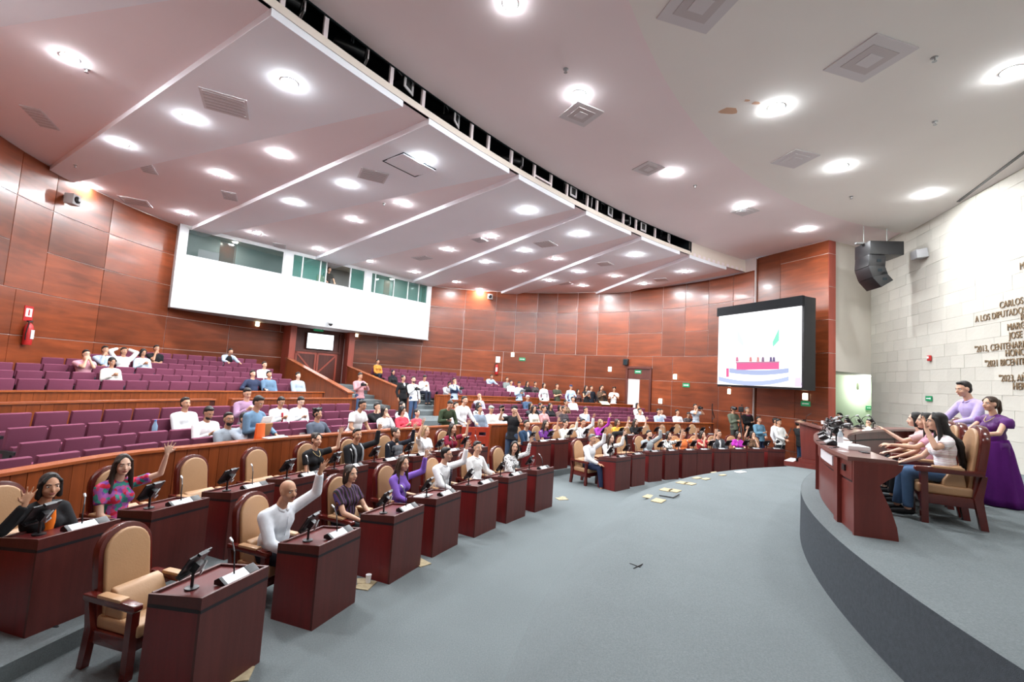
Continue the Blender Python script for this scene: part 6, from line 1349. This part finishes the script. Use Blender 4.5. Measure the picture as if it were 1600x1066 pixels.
prop_flat('man in light blue shirt reading papers at the upper parapet', 'paper_sheet', 'papers read by the man in light blue shirt', 'paper', (.26, .01, .3), mat('grey_paper', (.35, .40, .42), .8), off=(-.05, .05, .06), tilt=-.7)
# boom microphone of the man in white sweater, tripod
t, c = OUT['man in white sweater holding a long microphone boom']; p, a = wpos('man in white sweater holding a long microphone boom', c['hands'][1]); q, _ = wpos('man in white sweater holding a long microphone boom', c['hands'][-1])
d = (p - q) / np.linalg.norm(p - q); bm_ = MB().tube([q - d * .35, p + d * .55], .014, 8).tube([p + d * .5, p + d * .75], .026, 8).build('microphone_boom', M['black']); tag(bm_, 'black microphone boom held by the man in white sweater', 'microphone')
h = oncyl(1158, 630, 18.2); tp_ = thing('camera_tripod', 'black video camera on a tripod between the vest man and the operator', 'tripod', (h[0], h[1], .30))
MB().tube([(0, 0, .7), (0, 0, 1.5)], .025, 8).build('column', M['black'], tp_)
for k in range(3): a = k * 2.1 + .3; MB().tube([(0, 0, 1.1), (.36 * math.cos(a), .36 * math.sin(a), .01)], .018, 6).build('leg', M['black'], tp_)
cb_ = MB().box((0, 0, 1.62), (.18, .34, .2), rz=-.5).build('video_camera', M['black'], tp_, bevel=.02); MB().tube([(-.1, .16, 1.63), (-.18, .3, 1.63)], .06, 10).build('lens', M['black'], cb_); MB().box((.02, -.02, 1.78), (.05, .2, .05), rz=-.5).build('handle', M['black'], cb_)
h = oncyl(1113, 640, 20.6); ms = thing('microphone_stand', 'black loudspeaker microphone stand by the wall right of the cameraman', 'stand', (h[0], h[1], .25))
MB().lathe([(.14, 0), (.14, .02), (.02, .03)], n=14).build('base', M['black'], ms); MB().tube([(0, 0, .02), (0, 0, 1.55)], .014, 6).build('pole', M['black'], ms); MB().tube([(0, 0, 1.05), (.1, .0, 1.15), (-.02, 0, 1.5), (.0, 0, 1.75)], .02, 6).build('cable', M['black'], ms)
# ---- seats (after the audience, so that taken seats are down)
for k, R in enumerate(LOWR): ROWA[R] = LL[R]; seatrow(R, LOWZ[k], -36, LL[R], 'from the aisle, %s row, lower left block' % ordn(k), 'purple seats of the lower left block')
for k, R in enumerate(LOWR): seatrow(R, LOWZ[k], [-3.2, -1.0, .2, 3.6][k], RL[R], 'from the right end, %s row, lower right block' % ordn(k), 'purple seats of the lower right block')
for k, R in enumerate(UPR): seatrow(R, UPZ[k], -34, UL[R], 'from the aisle, %s row, upper left block' % ordn(k), 'purple seats of the upper left block')
for k, R in enumerate(UPR): seatrow(R, UPZ[k], [5.2, 4.8, 4.3, 3.8, 3.3, 2.8][k], UR[R], 'from the right end, %s row, upper right block' % ordn(k), 'purple seats of the upper right block')
print('SEATS', NSEAT)
def seat_tag(x, y, k, blk=LL, R=21.4, z=.25):
    a = ang(x, y, R); st = math.degrees(SEATP / R); a = blk[R] - st * round((blk[R] - a) / st); p = pol(R - .045, a); f = face_to(p, O)
    o = tag(put('paper_tag', MB().box((0, 0, 0), (.14, .006, .085)).mesh('paper_tag', M['paper']), None, (p[0], p[1], z + .82), f), 'white paper tag on a purple seatback, %s of the tags from the left' % ordn(k), 'paper', 'white paper tags on the seatbacks'); o.rotation_euler.x = -.16
for k, (x, y) in enumerate([(438, 671), (469.5, 669), (497.6, 667.5), (522, 666.6), (545, 665), (595, 662)]): seat_tag(x, y, k)
for k, (x, y) in enumerate([(986, 655), (1000, 656)]): seat_tag(x, y, k + 6, RL)

# ================================================================== DAIS TABLE
TA = 23.5; ZT = 1.92
dt = thing('dais_table', 'long curved dark red wooden dais table on the stage edge', 'table', (0, 0, 0))
MB().arc(OS, 11.20, 11.66, -TA, TA, ZT - .045, ZT, 60).build('tabletop', M['dais_top'], dt, smooth='auto')
MB().arc(OS, 11.55, 11.585, -TA + .35, TA - .35, ZST, ZT - .30, 60).build('front_panel', M['daiswood'], dt, smooth='auto')
MB().arc(OS, 11.55, 11.60, -TA + .35, TA - .35, ZT - .27, ZT - .045, 60).build('front_fascia', M['daiswood'], dt, smooth='auto')
MB().arc(OS, 11.54, 11.575, -TA + .35, TA - .35, ZT - .30, ZT - .27, 60).build('groove', M['stripe'], dt, smooth='auto')
prof = [(0, 0), (.40, 0), (.385, .14), (.34, .30), (.28, .44), (.235, .56), (.30, .62), (.38, .68), (.43, .74), (.45, .80), (0, .80)]
for s in (-1, 1):
    p = pol(11.61, s * TA, OS); v = -outdir(s * TA); tn = np.array([-v[1], v[0]])
    MB().extrude(prof, (*p, ZST), (*v, 0), (0, 0, 1), (*tn, 0), .04).build('end_panel', M['daiswood'], dt)
for a in (-20.6, -10, 0, 10, 20.6):
    p = pol(11.585, a, OS); MB().box((p[0], p[1], ZST + .38), (.16, .09, .76), rz=face_to(OS, p)).build('pilaster', M['daiswood'], dt)
p = pol(11.61, -21.9, OS); MB().box((p[0], p[1], ZT - .16), (.10, .02, .07), rz=face_to(OS, p)).build('cable_port', M['black'], dt)
MB().arc(OS, 11.60, 11.615, -19.4, -15.0, ZT - .22, ZT - .10, 8).build('silver_plaque', M['ventw'], dt, smooth='auto')
def on_table(R, a, dz=0): p = pol(R, a, OS); return (p[0], p[1], ZT + dz), face_to(OS, p)
for k, a in enumerate([-15.6, -11.5, -7.5, -3.6, .2, 4.2, 8.2, 12.0]):
    (x, y, z), rz = on_table(11.52, a)
    mic((x, y, z - .722 - .05, rz), '%s black conference microphone from the camera on the dais table' % ordn(k), 'dais microphones', -.16, .02, 1.1)
    (x, y, z), rz = on_table(11.42, a + 1.0)
    tablet((x, y, z - .722 - .058, rz), '%s black tablet on a stand from the camera on the dais table' % ordn(k), 'dais tablets', 0, .0, 1.0)
def flat(name, label, cat, R, a, d, m, dz=0, turn=0, group=None):
    (x, y, z), rz = on_table(R, a, dz + d[2] / 2); return tag(put(name, MB().box((0, 0, 0), d).mesh(name, m, bevel=min(.006, d[2] * .3)), None, (x, y, z), rz + turn), label, cat, group)
flat('thick_book', 'thick white stack of bound papers on the near end of the dais', 'book', 11.36, -18.7, (.34, .24, .055), M['paper'], 0, .15)
flat('smartphone', 'black phone lying before the white bound papers', 'phone', 11.33, -20.4, (.15, .08, .012), M['black'])
flat('open_papers', 'loose white papers spread on the dais by the second chair', 'papers', 11.36, -14.0, (.42, .26, .014), M['paper'], 0, -.2)
flat('open_papers', 'white papers under the stretched arm on the dais', 'papers', 11.34, -10.2, (.40, .24, .016), M['paper'], 0, .1)
flat('note_card', 'small white card on the near edge of the dais top', 'card', 11.56, -20.9, (.10, .06, .004), M['paper'], 0, .5)
for k, (R, a) in enumerate([(11.47, -17.9), (11.45, -8.6)]):
    (x, y, z), rz = on_table(R, a); t = thing('water_bottle', ['clear water bottle on the near end of the dais', 'clear water bottle further along the dais'][k], 'bottle', (x, y, z))
    MB().lathe([(.03, 0), (.034, .01), (.034, .14), (.028, .18), (.013, .205), (.013, .215)], n=14).build('bottle_body', M['bottle'], t, smooth='auto'); MB().lathe([(.015, .213), (.015, .235)], n=12).build('bottle_cap', M['paper'], t); MB().lathe([(.035, .06), (.035, .13)], n=14, caps=False).build('bottle_label', M['ventw'], t)
for k, (R, a, l) in enumerate([(11.55, -13.6, .5), (11.55, -16.6, .35), (11.58, -19.0, .25)]):
    (x, y, z), rz = on_table(R, a); rr2 = random.Random(k)
    tag(MB().tube([(x + (i / 6 - .5) * l + rr2.uniform(-.03, .03), y + (i / 6 - .5) * l * .8 + rr2.uniform(-.05, .05), z + .006) for i in range(7)], .006, 6).build('loose_cable', M['black']), '%s thin black cable lying on the dais top' % ordn(k), 'cable', 'cables on the dais')
# ---- podium
pp_ = np.array([9.62, 14.35]); prz = face_to(pp_, (5.5, 18.0)); po = thing('podium', 'dark red wooden speaking podium on a stepped base by the right wall', 'podium', (pp_[0], pp_[1], .385), prz)
MB().box((0, 0, .07), (1.0, 1.5, .14)).build('base', M['daiswood'], po); MB().box((0, -.1, .2), (.85, .95, .12)).build('plinth', M['daiswood'], po)
MB().extrude([(-.36, .26), (.30, .26), (.36, 1.34), (-.36, 1.20)], (0, 0, 0), (0, 1, 0), (0, 0, 1), (1, 0, 0), .74).build('body', M['daiswood'], po, bevel=.01)
MB().extrude([(-.44, 1.17), (.48, 1.36), (.48, 1.40), (-.44, 1.21)], (0, 0, 0), (0, 1, 0), (0, 0, 1), (1, 0, 0), .92).build('reading_top', M['dais_top'], po); MB().box((0, .44, .2 + .0), (.74, .02, .1)).build('kick_strip', M['stripe'], po)
MB().box((.0, .62, .145), (.98, .24, .012)).build('white_step', M['ventw'], po)
MB().tube([(.18, .30, 1.36), (.18, .26, 1.55), (.14, .12, 1.66)], .008, 6).build('gooseneck', M['black'], po)
t = thing('paper_cup', 'white paper cup standing on the podium top', 'cup', (*(pp_ + np.array([.38, .22])), .385 + 1.34)); MB().lathe([(.03, 0), (.04, .1)], n=12).build('cup_body', M['paper'], t); MB().lathe([(.041, .1), (.041, .11)], n=12).build('rim', M['ventw'], t)
q = atY(1266, 705, 15.4); tag(MB().box((q[0], q[1], .7), (.12, .12, 1.35)).build('white_post', M['ventw']), 'pale square post beside the podium', 'post')

# ================================================================== SMALL THINGS
def fz(p):
    R, a = topol(p); e = medge(a); return .39 if R < e else max(0, .39 - (R - e) * .46)
def ground(x, y):
    z = .2
    for _ in range(12): p = onz(x, y, z); z = fz(p)
    return p[0], p[1], z
for k, (x, y, w_, h_, r) in enumerate([(1016, 777, .30, .22, .3), (1029, 783, .32, .2, .1), (1041, 766, .30, .2, .2), (1054, 767.5, .30, .2, .2), (1066, 755, .28, .2, .2), (1078, 756.5, .28, .2, .2), (1089, 747.5, .30, .12, .2), (1103, 749, .28, .12, .2), (1117, 741.6, .28, .12, .2), (1129, 743, .26, .1, .2), (1145, 736, .34, .16, .2), (1157, 738, .34, .16, .2)]):
    x_, y_, z_ = ground(x, y); R, a = topol((x_, y_)); tilt = -.43 if R > medge(a) + .1 else 0
    o = tag(put('floor_plate', MB().box((0, 0, .008), (w_, h_, .012)).mesh('floor_plate', M['paper' if k > 9 else 'tan'], bevel=.002), None, (x_, y_, z_), face_to((x_, y_), O)), '%s %s patch from the left lying on the carpet before the right desks' % (ordn(k), 'white' if k > 9 else 'tan'), 'patch', 'cable patches on the carpet'); o.rotation_euler.x = tilt * .9
x_, y_, z_ = ground(1045, 777); b = [ground(*q) for q in ((1030, 776), (1052, 779.5), (1061, 774.5))]; tag(MB().tube([(p[0], p[1], p[2] + .02) for p in b], .012, 6).build('floor_cable', M['black']), 'black cable lying bent on the carpet between the patches', 'cable')
for k, (x, y, l) in enumerate([(878, 780, 'tan cardboard patch on the floor at the gap between the two desk rows'), (571, 915, 'tan patch with a cup on the floor by the embroidered blouse desk'), (657, 880, 'tan patch on the floor by the violet blouse desk'), (368, 1056, 'tan patch on the floor beside the nearest desk')]):
    p = onz(x, y, 0); t = thing('floor_patch', l, 'patch', (p[0], p[1], .0), .4 + k); MB().box((0, 0, .006), (.24, .18, .01)).build('card', M['tan'], t); MB().box((.07, .09, .012), (.14, .1, .008), rz=.5).build('card', M['tan'], t)
p = onz(575, 912, 0); t = thing('small_cup', 'small white cup standing on a tan floor patch', 'cup', (p[0], p[1], .012)); MB().lathe([(.028, 0), (.034, .085)], n=12).build('cup_body', M['paper'], t); MB().lathe([(.035, .085), (.035, .092)], n=12).build('rim', M['ventw'], t)
q = [ground(*v) for v in ((984, 881), (1000, 887), (1004, 882), (990, 889))]; tag(MB().tube([(p[0], p[1], p[2] + .004) for p in q], .006, 5).build('floor_scuff', M['black']), 'dark scuffed tape mark in the middle of the open carpet', 'mark')
s = [21.4, 22.3]; a = ang(242, 668, 22.95); p = pol(22.95, a); t = thing('water_bottle', 'pale blue water bottle standing among the lower left seats', 'bottle', (p[0], p[1], .39 + .66)); 
MB().lathe([(.04, 0), (.045, .01), (.045, .2), (.02, .27), (.018, .29)], n=14).build('bottle_body', mat('blue_plastic', (.35, .55, .75), .1, .5, alpha=.6), t, smooth='auto'); MB().lathe([(.02, .29), (.02, .315)], n=12).build('bottle_cap', mat('blue_cap', (.1, .2, .5), .5), t)
def on_rail(x, y, R=None): p = onz(x, y, 1.25); return p
p = onz(405, 685, 1.25); tag(put('orange_sign', MB().extrude([(-.09, 0), (.09, 0), (.075, .26), (-.075, .26)], (0, 0, 0), (1, 0, 0), (0, 0, 1), (0, 1, 0), .05).mesh('orange_sign', mat('orange_card', (.75, .13, .02), .6), bevel=.004), None, (p[0], p[1], 1.25), face_to(p, O)), 'small orange card stand on the left railing', 'sign')
p = onz(430, 684, 1.25); tag(put('paper_sheet', MB().box((0, 0, .008), (.42, .16, .012)).mesh('paper_sheet', M['paper']), None, (p[0], p[1], 1.25), face_to(p, O)), 'white papers lying on the left railing beside the orange card', 'papers')
q = pol(24.72, ang(945, 628, 24.72)); t = tag(put('paper_sheet', MB().box((0, 0, .01), (.5, .3, .015)).mesh('paper_sheet', mat('cream_paper', (.72, .62, .42), .8)), None, (q[0], q[1], 1.62), face_to(q, O)), 'cream papers hanging over the parapet under the brown jacket', 'papers'); t.rotation_euler.x = -.5
# papers on desks
for (cp, rz, xf), l, dx in [(T2[1], 'white papers on the desk of the purple shawl woman', .0), (S2[6], 'papers on the desk of the woman with the baby', .05), (S2[7], 'white papers on the desk of the woman in white', .0), (S1[3], 'white cup sized card on the desk of the violet blouse woman', .12)]:
    x, y, z, r_ = xf; c, s_ = math.cos(r_), math.sin(r_); dy = -.38; o = tag(put('paper_sheet', MB().box((0, 0, 0), (.24, .18, .012)).mesh('paper_sheet', M['paper']), None, (x + c * dx - s_ * dy, y + s_ * dx + c * dy, z + .722 + (dy + DD) * .105 + .012), r_), l, 'papers'); o.rotation_euler.x = .105
# stool in the corridor
t_ = OUT['woman in black with long hair seated in the pale corridor'][0]; st_ = thing('stool', 'plain stool under the woman in the corridor', 'stool', (t_.location.x, t_.location.y, 0)); MB().box((0, 0, t_.location.z - .04), (.4, .4, .06)).build('seat', M['black'], st_)
for sx_ in (-1, 1):
    for sy_ in (-1, 1): MB().box((sx_ * .16, sy_ * .16, (t_.location.z - .07) / 2), (.04, .04, t_.location.z - .07)).build('leg', M['silver'], st_)
